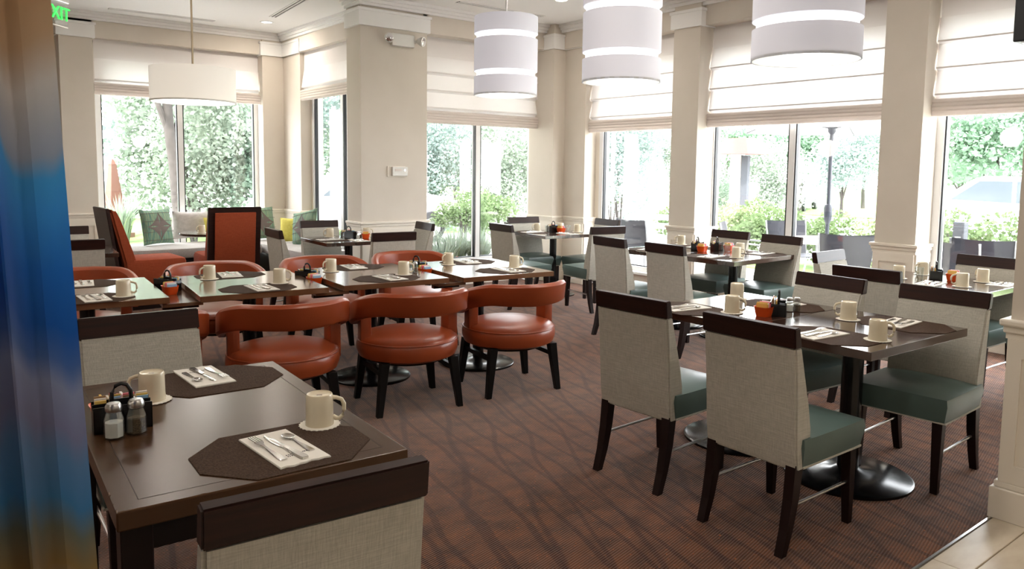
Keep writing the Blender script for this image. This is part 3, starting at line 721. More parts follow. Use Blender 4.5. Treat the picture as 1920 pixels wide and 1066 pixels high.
# ================================================================== TABLEWARE
mug_body = mk('cup', lambda bm: lathe(bm, [(.036, 0), (.0405, 0), (.041, .006), (.0395, .02), (.039, .06), (.0385, .085), (.036, .0905), (.0345, .091), (.033, .088), (.030, .0862), (0, .0862)], 36), 'china', True)
mug_handle = mk('handle', lambda bm: tube(bm, [(.036, 0, .078), (.048, 0, .077), (.063, 0, .071), (.070, 0, .058), (.070, 0, .040), (.066, 0, .024), (.056, 0, .015), (.046, 0, .016), (.037, 0, .022)], [.007, .006, .006, .006, .006, .006, .006, .007, .007], 10), 'china', True)
mug_mark = mk('maker_mark', lambda bm: bx(bm, -.008, .008, -.003, .003, .0861, .0864), 'star')
MUG = [('cup', mug_body, None, None), ('handle', mug_handle, None, None), ('maker_mark', mug_mark, None, None)]
def doi(bm):
    n = 72; p = [((.058 + .0022 * math.cos(24 * 2 * math.pi * i / n)) * math.cos(2 * math.pi * i / n), (.058 + .0022 * math.cos(24 * 2 * math.pi * i / n)) * math.sin(2 * math.pi * i / n)) for i in range(n)]
    prism(bm, p, 0, .0014)
DOI = [('doily', mk('doily', doi, 'doily'), None, None)]
a_, b_ = .225, .172
MATP = [('placemat', mk('placemat', lambda bm: prism(bm, [(-a_, -.06), (-.12, -b_), (.12, -b_), (a_, -.06), (a_, .06), (.12, b_), (-.12, b_), (-a_, .06)], 0, .0018), 'placemat'), None, None)]
def nap(bm):
    n = 16
    lo, hi = [], []
    for i in range(n + 1):
        x = -.068 + .136 * i / n
        e_ = .004 * math.sin(i * 1.1) * math.sin(i * .47)
        lo.append((x, -.132 + e_))
    poly = lo + [(.068, .132), (-.068, .132)]
    prism(bm, poly, 0, .003); prism(bm, [(p[0] * .985, p[1] * .985) for p in poly], .0032, .0045)
def nap_text(bm):
    random.seed(3)
    for row, y, n in ((0, -.062, 9), (1, -.072, 5)):
        x = -.022
        for i in range(n):
            wv = random.choice((.0035, .0045, .003))
            bx(bm, x, x + wv, y - .0035, y + .0025, .0045, .0047); x += wv + .0022
        if row == 0: x += .004
    for i in range(3): bx(bm, .028 + i * .006, .032 + i * .006, -.066, -.059, .0045, .0047)
NAP = [('sheet', mk('sheet', nap, 'napkin'), None, None), ('logo_mark', mk('logo_mark', boxs((-.044, -.033, -.070, -.058, .0045, .0047)), 'red'), None, 'small red square print'), ('printed_text', mk('printed_text', nap_text, 'ink'), None, None)]
def flat(bm, out, zf, th):
    """outline list of (x half-width, y); zf(y)->z"""
    prev = None
    for hw, y in out:
        z = zf(y); c = [bm.verts.new((-hw, y, z)), bm.verts.new((hw, y, z)), bm.verts.new((hw * .8, y, z + th)), bm.verts.new((-hw * .8, y, z + th))]
        if prev:
            for k in range(4): bm.faces.new((prev[k], prev[(k + 1) % 4], c[(k + 1) % 4], c[k]))
        else: bm.faces.new(c[::-1])
        prev = c
    bm.faces.new(prev)
def fork(bm):
    flat(bm, [(.0095, -.095), (.0105, -.085), (.009, -.05), (.0045, -.01), (.0035, .02), (.008, .036), (.012, .045), (.0125, .052)], lambda y: .001 + max(0, y + .02) * .09, .0022)
    for i in range(4):
        x = -.0095 + i * .00633
        frust(bm, (x, .071, .009), (.0018, .022), (x, .071, .0108), (.0014, .021))
def knife(bm):
    flat(bm, [(.009, -.11), (.0115, -.1), (.0105, -.06), (.0075, -.02), (.006, -.005)], lambda y: .001, .005)
    flat(bm, [(.0065, -.005), (.0085, .02), (.0095, .06), (.0085, .09), (.003, .108)], lambda y: .002, .0015)
def spoon(bm):
    flat(bm, [(.009, -.085), (.0095, -.075), (.0075, -.045), (.0035, -.005), (.003, .022)], lambda y: .001 + max(0, y + .02) * .08, .002)
    n = 20; rings = []
    for r_, z in ((1, .0065), (.75, .0035), (.4, .0018), (.01, .0014)):
        rings.append([bm.verts.new((.016 * r_ * math.cos(2 * math.pi * i / n), .044 + .025 * r_ * math.sin(2 * math.pi * i / n), z)) for i in range(n)])
    for a, b in zip(rings, rings[1:]):
        for i in range(n): bm.faces.new((a[i], a[(i + 1) % n], b[(i + 1) % n], b[i]))
FORK = [('fork', mk('fork', fork, 'chrome', True), None, None)]; KNIFE = [('knife', mk('knife', knife, 'chrome', True), None, None)]; SPOON = [('spoon', mk('spoon', spoon, 'chrome', True), None, None)]
ZT = .7505
def mug(x, y, ha, lab, z=ZT + .002, doily=True, base=None, zz=None):
    if doily: inst(DOI, 'doily', (x, y, z), R(ha * 1.7), 'scalloped doily under ' + lab, 'doily', 'paper doilies')
    inst(MUG, 'mug', (x, y, z + .0016), R(ha), lab, 'mug', 'upturned cream mugs')
def setting(x, y, face, where, matoff=(0, 0), napoff=(0, 0), withmat=True, zadd=0, rot=0, cut=True):
    """place setting; face = direction the guest looks (deg from +Y)"""
    a = R(face); c, s = math.cos(a), math.sin(a)
    T = lambda u, v: (x + c * u - s * v, y + s * u + c * v)
    z = ZT + zadd
    if withmat: inst(MATP, 'placemat', (*T(*matoff), z), a, 'brown octagonal placemat ' + where, 'placemat', 'woven placemats'); z += .002
    an = a + R(rot); cn, sn = math.cos(an), math.sin(an); nx, ny = T(*napoff)
    inst(NAP, 'napkin', (nx, ny, z), an, 'white paper napkin ' + where, 'napkin', 'folded napkins'); z += .0048
    if cut:
        for pr, nm, u, v, tw in ((FORK, 'fork', -.042, .005, 2), (KNIFE, 'knife', .0, -.005, 4), (SPOON, 'spoon', .042, .012, 3)):
            inst(pr, nm, (nx + cn * u - sn * v, ny + sn * u + cn * v, z), an + R(tw), 'steel %s %s' % (nm, where), nm, 'table cutlery')
# foreground left table
setting(.765, 1.935, -3, 'at near side of foreground left table', napoff=(0, -.005), rot=6)
mug(.925, 2.055, -28, 'cream mug at right on the foreground left table')
setting(.83, 2.715, 177, 'at far side of foreground left table', napoff=(.02, -.06), rot=4)
mug(.597, 2.59, 150, 'cream mug behind the black caddy, foreground left table')
# row tables
NM = ('leftmost row table', 'second row table', 'third row table', 'rightmost row table')
for i, (mx, my, gx, gy, bx_, by_, hx, hy) in enumerate(((.80, 4.80, .97, 4.79, .86, 5.42, None, None), (1.70, 4.655, 1.89, 4.785, 1.75, 5.32, 1.575, 5.20), (2.57, 4.60, 2.755, 4.69, 2.65, 5.25, 2.40, 5.11), (3.50, 4.475, 3.655, 4.565, 3.56, 5.05, 3.335, 4.99))):
    an = ROW[i][2]
    setting(mx, my, an, 'at near side of ' + NM[i], napoff=(.02, -.005), rot=5)
    mug(gx, gy, an - 15, 'cream mug at near side of ' + NM[i], z=ZT + .002)
    setting(bx_, by_, an + 180, 'at far side of ' + NM[i], rot=-4)
    if hx: mug(hx, hy, 195, 'cream mug at far side of ' + NM[i])
# front right tables
setting(3.345, 2.67, -92, 'at near left of front right tables', rot=-8)
mug(3.45, 2.44, -70, 'cream mug beside the orange dish, front right tables')
mug(3.86, 2.70, 60, 'cream mug at far left of front right tables')
setting(3.335, 1.83, -92, 'at near right of front right tables', napoff=(-.03, -.02), rot=-4)
mug(3.43, 1.645, -42, 'big cream mug at the front corner of front right tables')
setting(3.90, 1.745, 88, 'at far right of front right tables', napoff=(.03, -.0), rot=5)
mug(3.79, 1.975, 100, 'cream mug mid-table on nearer front right table')
setting(3.88, 2.41, 88, 'at far left of front right tables', rot=0)
# parasol window table
setting(5.60, 4.20, -88, 'at near right of parasol window table', rot=6)
mug(5.73, 4.03, -60, 'white-looking mug at near right of parasol window table')
setting(6.22, 4.10, 92, 'at far right of parasol window table', rot=3)
mug(6.10, 4.25, 70, 'white-looking mug in the middle of parasol window table')
setting(5.60, 4.90, -88, 'at near left of parasol window table', rot=2)
mug(6.27, 5.08, 120, 'mug at far left of parasol window table')
setting(6.2, 4.80, 92, 'at far left of parasol window table', rot=2)
# rightmost table
mug(5.60, 2.56, 10, 'mug at far left of rightmost table'); mug(5.98, 2.56, 160, 'mug behind the glass on rightmost table')
mug(5.56, 2.12, 130, 'mug beside the orange dish on rightmost table'); mug(5.93, 2.13, 60, 'rightmost mug on rightmost table')
setting(5.53, 2.31, -90, 'at near side of rightmost table', withmat=False, rot=6); setting(5.92, 2.30 - .30, 90, 'at right end of rightmost table', withmat=False, rot=2)
# corner table
mug(6.12, 7.20, 170, 'leftmost mug on corner table'); mug(6.40, 7.08, 140, 'mug behind the glasses on corner table'); mug(6.42, 6.80, 20, 'rightmost mug on corner table')
setting(5.93, 7.06, -94, 'at left of corner table', rot=3); setting(6.15, 6.68, -6, 'at right of corner table', withmat=False, rot=3)
# pillar table
mug(3.60, 7.68, 170, 'mug with handle left on pillar table'); mug(3.97, 7.55, -10, 'mug behind the red dish on pillar table')
setting(3.47, 7.40, -94, 'at left of pillar table', rot=2); setting(3.68, 7.17, -5, 'at near side of pillar table', withmat=False, rot=2)
setting(1.25, 7.55, 86, 'on far left table', withmat=False); mug(1.08, 7.55, 90, 'mug on far left table')

# condiment caddy
def caddyproto():
    P = []
    add = lambda n, b, m, sm=False, par=None: P.append((n, mk(n, b, m, sm), par, None))
    def body(bm):
        bx(bm, -.075, .075, -.04, .04, 0, .006)
        for y in (-.04, -.002, .036): bx(bm, -.075, .075, y, y + .004, .0, .075)
        for x in (-.075, .071): bx(bm, x, x + .004, -.04, .04, 0, .065)
        bx(bm, -.002, .002, -.04, 0, 0, .06)
    add('tray', body, 'caddy')
    def hd(bm):
        tube(bm, [(-.026, 0, .07), (-.024, 0, .105), (-.014, 0, .122), (0, 0, .127), (.014, 0, .122), (.024, 0, .105), (.026, 0, .07)], .006, 8)
        bx(bm, -.03, .03, -.004, .004, .06, .085)
    add('handle', hd, 'caddy', True)
    i = 0
    for x0 in (-.068, -.03, .006, .04):
        for k in range(3):
            mname = ('pk_yellow', 'pk_white', 'pk_brown', 'pk_pink', 'pk_blue')[(i * 3 + k) % 5]
            y = .006 + k * .010
            add('packet', lambda bm, x0=x0, y=y, k=k: bx(bm, x0, x0 + .03, y, y + .005, .008, .082 + .004 * k), mname)
        i += 1
    return P
CAD = caddyproto()
def dishproto():
    P = []
    def dish(bm):
        n = 24
        def se(r, z):
            o = []
            for i in range(n):
                t_ = 2 * math.pi * i / n; c_, s_ = math.cos(t_), math.sin(t_)
                o.append(bm.verts.new((r * .056 * math.copysign(abs(c_) ** .55, c_), r * .042 * math.copysign(abs(s_) ** .55, s_), z)))
            return o
        rg = [se(.78, 0), se(.9, .02), se(1.0, .048), se(1.06, .052), se(.98, .05), se(.85, .02), se(.74, .006)]
        for a, b in zip(rg, rg[1:]):
            for i in range(n): bm.faces.new((a[i], a[(i + 1) % n], b[(i + 1) % n], b[i]))
        bm.faces.new(rg[0][::-1]); bm.faces.new(rg[-1])
    P.append(('bowl', mk('bowl', dish, 'orangep', True), None, None))
    random.seed(5)
    for i in range(9):
        mname = ('pk_yellow', 'pk_yellow', 'pk_yellow', 'pk_white', 'pk_pink', 'pk_pink', 'pk_pink', 'pk_white', 'pk_blue')[i]
        x = -.038 + i * .0092
        P.append(('packet', mk('packet', lambda bm, x=x, i=i: bx(bm, x, x + .006, -.028, .028, .012, .070 + .006 * math.sin(i * 2.1)), mname), None, None))
    return P
DISH = dishproto()
def shakerproto(fill):
    P = []
    P.append(('jar', mk('jar', lambda bm: lathe(bm, [(0, 0), (.021, 0), (.022, .006), (.021, .04), (.0155, .058), (.0155, .064), (.014, .064), (.0138, .058), (.0195, .04), (.020, .004), (0, .004)], 8), 'clear'), None, None))
    P.append(('filling', mk('filling', lambda bm: lathe(bm, [(0, .0045), (.0185, .0045), (.0185, .036), (0, .038)], 8), fill), None, None))
    P.append(('lid', mk('lid', lambda bm: lathe(bm, [(.0155, .060), (.0165, .062), (.0165, .071), (.013, .077), (0, .079)], 20), 'steel', True), None, None))
    return P
SALT, PEP = shakerproto('salt'), shakerproto('pepper')
GLS = [('wall', mk('wall', lambda bm: lathe(bm, [(0, 0), (.026, 0), (.03, .08), (.0285, .08), (.025, .008), (0, .008)], 24), 'clear', True), None, None), ('rim', mk('rim', lambda bm: tube(bm, [(.0293 * math.cos(2 * math.pi * i / 24), .0293 * math.sin(2 * math.pi * i / 24), .08) for i in range(24)], .0014, 6, True), 'clear', True), None, None)]
def caddy(x, y, a, where, z=ZT): inst(CAD, 'condiment_caddy', (x, y, z), R(a), 'black condiment caddy with packets ' + where, 'caddy', 'condiment caddies')
def dish(x, y, a, where, z=ZT): inst(DISH, 'sweetener_dish', (x, y, z), R(a), 'orange dish of sweetener packets ' + where, 'dish', 'orange packet dishes')
def shak(x, y, which, where, z=ZT, sc=1.0): inst(SALT if which == 'salt' else PEP, which + '_shaker', (x, y, z), R(10), which + ' shaker ' + where, 'shaker', 'salt and pepper shakers', scale=sc)
def glass(x, y, where): inst(GLS, 'glass', (x, y, ZT), 0, 'clear glass ' + where, 'glass', 'clear glasses')
caddy(.466, 2.375, -6, 'on the foreground left table'); dish(.455, 2.455, 0, 'behind the caddy on the foreground left table')
shak(.428, 2.288, 'salt', 'filled white, in front of the foreground caddy', sc=1.28); shak(.486, 2.292, 'pepper', 'filled brown, in front of the foreground caddy', sc=1.28)
ZL = .7065
caddy(1.305, 5.17, -60, 'on the ledge between first and second row tables', ZL); dish(1.275, 5.0, -85, 'on the ledge between first and second row tables', ZL)
caddy(2.185, 5.03, -60, 'on the ledge between second and third row tables', ZL); dish(2.165, 4.87, -85, 'on the ledge between second and third row tables', ZL)
caddy(3.06, 5.02, -60, 'on the ledge between third and last row tables', ZL); dish(3.035, 4.86, -85, 'on the ledge between third and last row tables', ZL)
shak(2.83, 4.735, 'salt', 'on the third row table'); shak(2.88, 4.74, 'pepper', 'on the third row table')
caddy(3.62, 2.27, 30, 'on the front right tables'); dish(3.52, 2.29, 8, 'in front of caddy on the front right tables')
shak(3.74, 2.28, 'salt', 'on the front right tables'); shak(3.78, 2.26, 'pepper', 'on the front right tables')
caddy(5.97, 4.64, 20, 'at left on parasol window table'); dish(5.90, 4.53, 10, 'at left on parasol window table')
caddy(6.11, 4.52, 20, 'at right on parasol window table'); dish(6.19, 4.44, 10, 'at right on parasol window table')
glass(6.0, 4.32, 'on parasol window table behind a mug')
caddy(5.80, 2.39, 25, 'on rightmost table'); dish(5.82, 2.28, 5, 'on rightmost table'); glass(5.74, 2.48, 'at left of caddy on rightmost table')
caddy(6.20, 6.99, 5, 'on corner table'); dish(6.25, 6.90, 5, 'on corner table'); glass(6.10, 6.98, 'left of the caddy on corner table'); glass(6.33, 6.86, 'right of the orange dish on corner table')
caddy(3.70, 7.44, 0, 'on pillar table'); dish(3.85, 7.34, 60, 'on pillar table'); shak(3.77, 7.36, 'salt', 'on pillar table'); shak(3.81, 7.40, 'pepper', 'on pillar table'); glass(3.57, 7.33, 'at left on pillar table')

# ================================================================== LOUNGE CORNER
def armchair():
    P = []
    add = lambda n, b, m, sm=True, par=None, lab=None: P.append((n, mk(n, b, m, sm), par, lab))
    W = .27
    shell = [(-.40, 1.06), (-.27, .10), (-.24, .10), (-.365, 1.06)]
    add('back_frame', lambda bm: sideprism(bm, shell, -W - .01, W + .01, .006), 'cap', True, None, 'dark wood frame')
    def pad(bm):
        mt = Matrix.Translation((0, -.335, .56)) @ Matrix.Rotation(math.atan2(.13, .96), 4, 'X')
        bx(bm, -W + .055, W - .055, -.032, -.012, -.40, .45, .006, 2, mt)
    add('back_panel', pad, 'orangefab', True, None, 'orange panel')
    add('back_cushion', lambda bm: sideprism(bm, [(-.362, 1.04), (-.23, .46), (-.245, .30), (-.10, .40), (-.14, .58), (-.21, .80), (-.27, .98), (-.31, 1.05)], -W + .005, W - .005, .022), 'orangefab')
    add('seat', boxs((-W, W, -.23, .38, .16, .53), bev=.045), 'orangefab')
    add('plinth', boxs((-W + .03, W - .03, -.2, .33, .0, .165)), 'leg', False)
    return P
AC = armchair()
inst([p for p in AC if p[0] != 'back_panel'], 'lounge_armchair', (1.98, 8.82, 0), R(-88), 'orange armchair with dark frame seen from its side', 'armchair', 'orange lounge armchairs')
inst(AC, 'lounge_armchair', (2.83, 8.72, 0), R(-3), 'brown-framed armchair with orange panel, back to us', 'armchair', 'orange lounge armchairs')
b = ob('banquette', None, None, (3.3, 10.4, 0))
def cush(name, bxs, m='bench', bev=.03): return ob(name, mk(name, boxs(*bxs, bev=bev), m, True), b)
cush('seat_cushion', [(-1.15, .48, -.26, .58, .33, .46)]); cush('seat_cushion', [(.50, 1.10, -1.55, .58, .33, .46)])
cush('plinth', [(-1.1, .46, -.1, .56, 0, .33)], 'leg', .004); cush('plinth', [(.60, 1.08, -1.45, .56, 0, .33)], 'leg', .004)
tag(b, 'grey L-shaped upholstered bench below the far left windows', 'bench')
# pillows
def pillowproto(main, star=None, w=.23, t=.075):
    def pil(bm, ww=w, tt=t):
        n = 14; lay = []
        for sgn in (1, -1):
            g = []
            for j in range(n + 1):
                row = []
                for i in range(n + 1):
                    u, v = i / n * 2 - 1, j / n * 2 - 1
                    f = ((1 - u * u) * (1 - v * v)) ** .42
                    pin = 1 - .07 * (1 - abs(u) ** 2) * abs(v) ** 3; pin2 = 1 - .07 * (1 - abs(v) ** 2) * abs(u) ** 3
                    row.append(bm.verts.new((ww * u * pin2, sgn * tt * f, ww * v * pin + ww)))
                g.append(row)
            for j in range(n):
                for i in range(n): bm.faces.new((g[j][i], g[j][i + 1], g[j + 1][i + 1], g[j + 1][i]))
        bmesh.ops.remove_doubles(bm, verts=bm.verts, dist=.0004)
    P = [('cover', mk('cover', pil, main, True), None, None)]
    if star:
        def st(bm):
            n = 64; c = bm.verts.new((0, -t * 1.0 - .004, w))
            ring = []
            for i in range(n):
                a = 2 * math.pi * i / n; ca, sa = math.cos(a), math.sin(a)
                u, v = w * .80 * math.copysign(abs(ca) ** 2.7, ca), w * .80 * math.copysign(abs(sa) ** 2.7, sa)
                f = ((1 - (u / w) ** 2) * (1 - (v / w) ** 2)) ** .42
                ring.append(bm.verts.new((u, -t * f - .004, w + v)))
            for i in range(n): bm.faces.new((c, ring[i], ring[(i + 1) % n]))
        P.append(('star_motif', mk('star_motif', st, star, True), None, 'taupe four-pointed star'))
        for vv in (.3, -.3, .75, -.75):
            P.append(('seam_line', mk('seam_line', lambda bm, vv=vv: tube(bm, [(w * (i / 16 * 2 - 1) * .97, -t * ((1 - (i / 16 * 2 - 1) ** 2 * .94) * (1 - vv * vv)) ** .42 - .001, w + w * vv) for i in range(17)], .003, 5), star), None, None))
    return P
PG = pillowproto('pilfab', 'star', .235); PY = pillowproto('yellow', None, .17, .07); PN = pillowproto('greyfab', None, .2, .09)
inst(PG, 'throw_pillow', (2.62, 10.72, .465), R(28), 'green striped pillow with taupe star, nearest the orange armchair', 'pillow', 'bench pillows', tilt=(R(-10), 0, R(25)))
inst(PG, 'throw_pillow', (4.0, 10.72, .465), R(20), 'green star pillow right of the brown-framed armchair', 'pillow', 'bench pillows', tilt=(R(-12), 0, R(15)))
inst(PG, 'throw_pillow', (4.20, 9.75, .465), R(-60), 'green pillow leaning sideways below the narrow window', 'pillow', 'bench pillows', tilt=(R(-14), R(-12), R(-70)))
inst(PY, 'throw_pillow', (4.18, 10.15, .465), R(-30), 'yellow pillow behind the leaning green pillow', 'pillow', 'bench pillows', tilt=(R(-12), 0, R(-40)))
inst(PY, 'throw_pillow', (3.38, 10.74, .465), 0, 'yellow pillow behind the round table', 'pillow', 'bench pillows', tilt=(R(-12), 0, R(10)))
inst(PN, 'bench_bolster', (3.15, 10.98, .50), 0, 'grey bolster cushion behind the green star pillow', 'pillow', 'bench pillows', scale=(1.5, 1, .95))
t = ob('cafe_table', None, None, (2.92, 9.55, 0))
ob('tabletop', mk('tabletop', lambda bm: lathe(bm, [(0, .675), (.36, .675), (.365, .69), (.36, .70), (0, .70)], 48), 'tabledark', True), t)
ob('column', mk('column', lambda bm: lathe(bm, [(.03, .02), (.03, .675), (0, .675)], 20), 'iron', True), t)
ob('base', mk('base', lambda bm: lathe(bm, [(0, 0), (.22, 0), (.22, .012), (.05, .03), (0, .03)], 32), 'iron', True), t)
tag(t, 'small round dark table by the grey bench', 'table')
mug(2.80, 9.50, 200, 'cup on the small round table', z=.7005)

# ================================================================== CURTAIN
def curt(bm):
    n = 120; prev = None; th = .006
    for i in range(n + 1):
        s = i / n
        x = .157 - .95 * s; y = 1.19 - .05 * s + .030 * math.sin(s * 62) + .014 * math.sin(s * 23 + 1)
        x += .010 * math.cos(s * 62)
        zs = [0.02, .5, 1.0, 1.5, 2.0, 2.5, 3.0, CEIL - .02]
        cur = []
        for z in zs:
            k = 1 + .25 * (1 - z / 3.4)
            flare = (1.75 - z) * .036
            cur.append(bm.verts.new((x + flare, 1.19 - .05 * s + (y - 1.19 + .05 * s) * k, z)))
        if prev:
            for a in range(len(zs) - 1): bm.faces.new((prev[a], cur[a], cur[a + 1], prev[a + 1]))
        prev = cur
    bmesh.ops.solidify(bm, geom=bm.faces[:], thickness=th)
c = ob('curtain', None, None, (0, 0, 0))
ob('fabric', mk('fabric', curt, 'curtain', True), c)
ob('track', mk('track', boxs((-.8, .26, 1.14, 1.19, CEIL - .025, CEIL)), 'steel'), c)
tag(c, 'dip-dyed blue, grey and amber curtain at the left edge', 'curtain')

# ================================================================== OUTDOORS
def g_struct(name, build, m, lab): return struct(name, build, m, None, lab)
g_struct('ground', lambda bm: (bx(bm, 7.36, 90, -40, 90, -.25, -.05), bx(bm, -60, 7.36, 11.42, 90, -.25, -.05), bx(bm, 4.76, 7.36, 8.31, 11.42, -.25, -.05)), 'ground', 'bright pale paving outside')
g_struct('lawn', lambda bm: (bx(bm, 4.78, 7.3, 8.35, 9.9, -.06, -.02), bx(bm, 10.7, 12.6, -6, 11, -.06, -.02), bx(bm, 1.2, 12, 15.4, 24, -.06, -.03), bx(bm, 26, 80, 0, 60, -.06, -.02), bx(bm, -8, 3.4, 17, 40, -.06, -.03)), 'grass', 'strips of lawn outside the windows')
def leaves(n, rx, ry, rz, size, seed, cz=None, shell=.45):
    def f(bm):
        rnd = random.Random(seed)
        lob = [(rnd.uniform(-.55, .55), rnd.uniform(-.55, .55), rnd.uniform(-.5, .6), rnd.uniform(.35, .6)) for _ in range(9)]
        for i in range(n):
            c = rnd.choice(lob)
            while True:
                p = Vector((rnd.uniform(-1, 1), rnd.uniform(-1, 1), rnd.uniform(-1, 1)))
                if shell < p.length < 1: break
            p = Vector((c[0], c[1], c[2])) + p * c[3]
            q = Vector((p.x * rx, p.y * ry, p.z * rz + (cz if cz is not None else rz)))
            if q.z < .02: q.z = abs(q.z) + .02
            d = Vector((rnd.gauss(0, 1), rnd.gauss(0, 1), rnd.gauss(0, .6))).normalized(); s = d.orthogonal().normalized()
            s = Matrix.Rotation(rnd.uniform(0, 6.28), 3, d) @ s
            L_ = size * rnd.uniform(.6, 1.3); W_ = L_ * .42
            v = [bm.verts.new(q), bm.verts.new(q + d * L_ * .5 + s * W_), bm.verts.new(q + d * L_), bm.verts.new(q + d * L_ * .5 - s * W_)]
            bm.faces.new(v)
    return f
def stems(n, h, r, seed, spread):
    def f(bm):
        rnd = random.Random(seed)
        for i in range(n):
            a = rnd.uniform(0, 6.28); s = rnd.uniform(.3, 1) * spread
            tube(bm, [(0.05 * math.cos(a), .05 * math.sin(a), 0), (s * .4 * math.cos(a), s * .4 * math.sin(a), h * .5), (s * math.cos(a), s * math.sin(a), h)], [r, r * .7, r * .3], 5)
    return f
def bushproto(leafmat, n, r, h, size, seed):
    return [('foliage', mk('foliage', leaves(n, r, r, h / 2, size, seed), leafmat), None, None), ('stems', mk('stems', stems(7, h * .7, .02, seed, r * .5), 'bark'), None, None)]
def treeproto(leafmat, n, r, h0, h1, size, seed, tr=.12):
    return [('crown', mk('crown', leaves(n, r, r, (h1 - h0) / 2, size, seed, cz=(h0 + h1) / 2), leafmat), None, None),
            ('trunk', mk('trunk', lambda bm: (tube(bm, [(0, 0, 0), (.04, 0, h0 * .5), (-.03, .03, h0 + .2), (.05, 0, (h0 + h1) / 2)], [tr, tr * .8, tr * .7, tr * .3], 10),
                                              tube(bm, [(-.02, .02, h0 * .9), (.4 * r, .1, h0 + .5 * (h1 - h0))], [tr * .5, tr * .15], 7), tube(bm, [(-.02, .02, h0 * .95), (-.35 * r, -.2, h0 + .5 * (h1 - h0))], [tr * .5, tr * .15], 7)), 'bark', True), None, None)]
BU1 = bushproto('leaf', 9000, 1.5, 3.6, .09, 1); BU2 = bushproto('leaf_dark', 9000, 1.5, 3.2, .085, 2); BU3 = bushproto('leaf_blue', 9000, 1.6, 4.2, .095, 3)
HD = bushproto('leaf_hedge', 3200, .62, .95, .055, 4); HD2 = bushproto('leaf_yellow', 3200, .62, .95, .055, 5)
TR1 = treeproto('leaf_tree', 7000, 2.6, 1.7, 5.6, .19, 6); TR2 = treeproto('leaf_blue', 9000, 3.0, 1.0, 6.2, .16, 8)
TR3 = treeproto('leaf_dark', 6000, 2.2, 2.0, 5.0, .17, 9)
GB = 'garden shrubs'
# behind garden window (between Y 15 and 20)
for x, y, s, pr, lb in ((8.8, 17.2, 1.0, BU1, 'tall leafy shrub at left in the garden window'), (11.2, 17.6, 1.05, BU2, 'dark shrub behind the garden window mullion'), (13.3, 17.0, 1.0, BU1, 'tall shrub at right in the garden window'),
                        (10.2, 19.8, 1.5, BU3, 'tall blue-green shrub at the back of the garden window'), (14.0, 20.5, 1.5, BU2, 'large shrub behind the right half of the garden window'),
                        (6.9, 18.6, 1.3, BU3, 'shrub seen through the narrow side window'),
                        (4.5, 15.8, 1.0, BU1, 'pale leafy shrub right of the tree trunk'), (6.0, 16.4, 1.1, BU2, 'shrub at the right edge of the far left window'), (5.0, 18.5, 1.35, BU1, 'tall shrub behind the tree trunk'),
                        (10.0, 16.1, .8, BU3, 'pale shrub low at left in the garden window'), (12.2, 16.0, .85, BU1, 'leafy shrub just right of the garden mullion'), (15.3, 18.2, 1.2, BU2, 'shrub at the right jamb of the garden window'),
                        (14.6, 13.9, .85, BU3, 'blue-green shrub at left in the corner window'),
                        (16.5, 16.0, 1.1, BU3, 'tall shrub in the corner window'), (18.6, 15.2, .85, BU1, 'smaller shrub in the corner window')):
    inst(pr, 'shrub', (x, y, -.05), s * 9, lb, 'shrub', GB, scale=s)
inst(TR2, 'tree', (2.5, 23.5, -.05), 1, 'blue-green tree at upper left of the far left window', 'tree')
inst(TR3, 'tree', (6.6, 23.0, -.05), 2.2, 'dark tree behind the far left shrubs', 'tree')
tk = [('trunk', mk('trunk', lambda bm: (tube(bm, [(0, 0, 0), (.02, 0, .8), (-.02, 0, 1.5), (-.1, 0, 2.2), (-.12, .1, 3.4), (-.1, .2, 5)], [.13, .11, .1, .09, .07, .03], 12), tube(bm, [(-.06, 0, 1.9), (.12, .05, 2.5), (.3, .1, 3.6)], [.06, .045, .02], 8), tube(bm, [(-.1, 0, 2.1), (-.3, 0, 2.7), (-.5, 0, 3.8)], [.06, .045, .02], 8)), 'bark', True), None, None),
      ('crown', mk('crown', leaves(1600, 1.9, 1.9, 1.1, .2, 21, cz=4.2), 'leaf_yellow'), None, None)]
inst(tk, 'young_tree', (3.78, 14.2, -.05), 0, 'slender grey tree trunk left of the window mullion', 'tree')
gs = [('shaft', mk('shaft', lambda bm: frust(bm, (0, 0, .12), .2, (0, 0, 1.55), .06, .01), 'terracotta'), None, None), ('plinth', mk('plinth', boxs((-.28, .28, -.28, .28, 0, .12)), 'terracotta'), None, None), ('tip', mk('tip', lambda bm: frust(bm, (0, 0, 1.55), .06, (0, 0, 1.68), .004), 'terracotta'), None, None)]
inst(gs, 'garden_obelisk', (3.5, 17.9, -.05), .3, 'salmon garden obelisk at left in the far left window', 'ornament')
# grass tufts, small bushes and flowers
def blades(n, h, seed, sp=.12):
    def f(bm):
        rnd = random.Random(seed)
        for i in range(n):
            a = rnd.uniform(0, 6.28); r0 = rnd.uniform(0, sp); l = h * rnd.uniform(.6, 1.1); o_ = rnd.uniform(.15, .6) * l
            p0 = Vector((r0 * math.cos(a), r0 * math.sin(a), 0)); d = Vector((math.cos(a), math.sin(a), 0)); s = Vector((-d.y, d.x, 0)) * .008
            p1 = p0 + d * o_ * .3 + Vector((0, 0, l * .6)); p2 = p0 + d * o_ + Vector((0, 0, l * .95))
            bm.faces.new([bm.verts.new(v) for v in (p0 - s, p0 + s, p1 + s, p1 - s)]); bm.faces.new([bm.verts.new(v) for v in (p1 - s, p1 + s, p2)])
    return f
TU = [('blades', mk('blades', blades(260, .75, 1), 'leaf'), None, None), ('dry_blades', mk('dry_blades', blades(60, .6, 2), 'leaf_yellow'), None, None)]
inst(TU, 'grass_tuft', (3.35, 16.6, -.05), 0, 'spiky grass tuft at lower left of the far left window', 'grass tuft', scale=1.3)
inst(HD, 'shrub', (4.0, 15.3, -.05), 0, 'small bright shrub next to the tree trunk', 'shrub', GB, scale=.75)
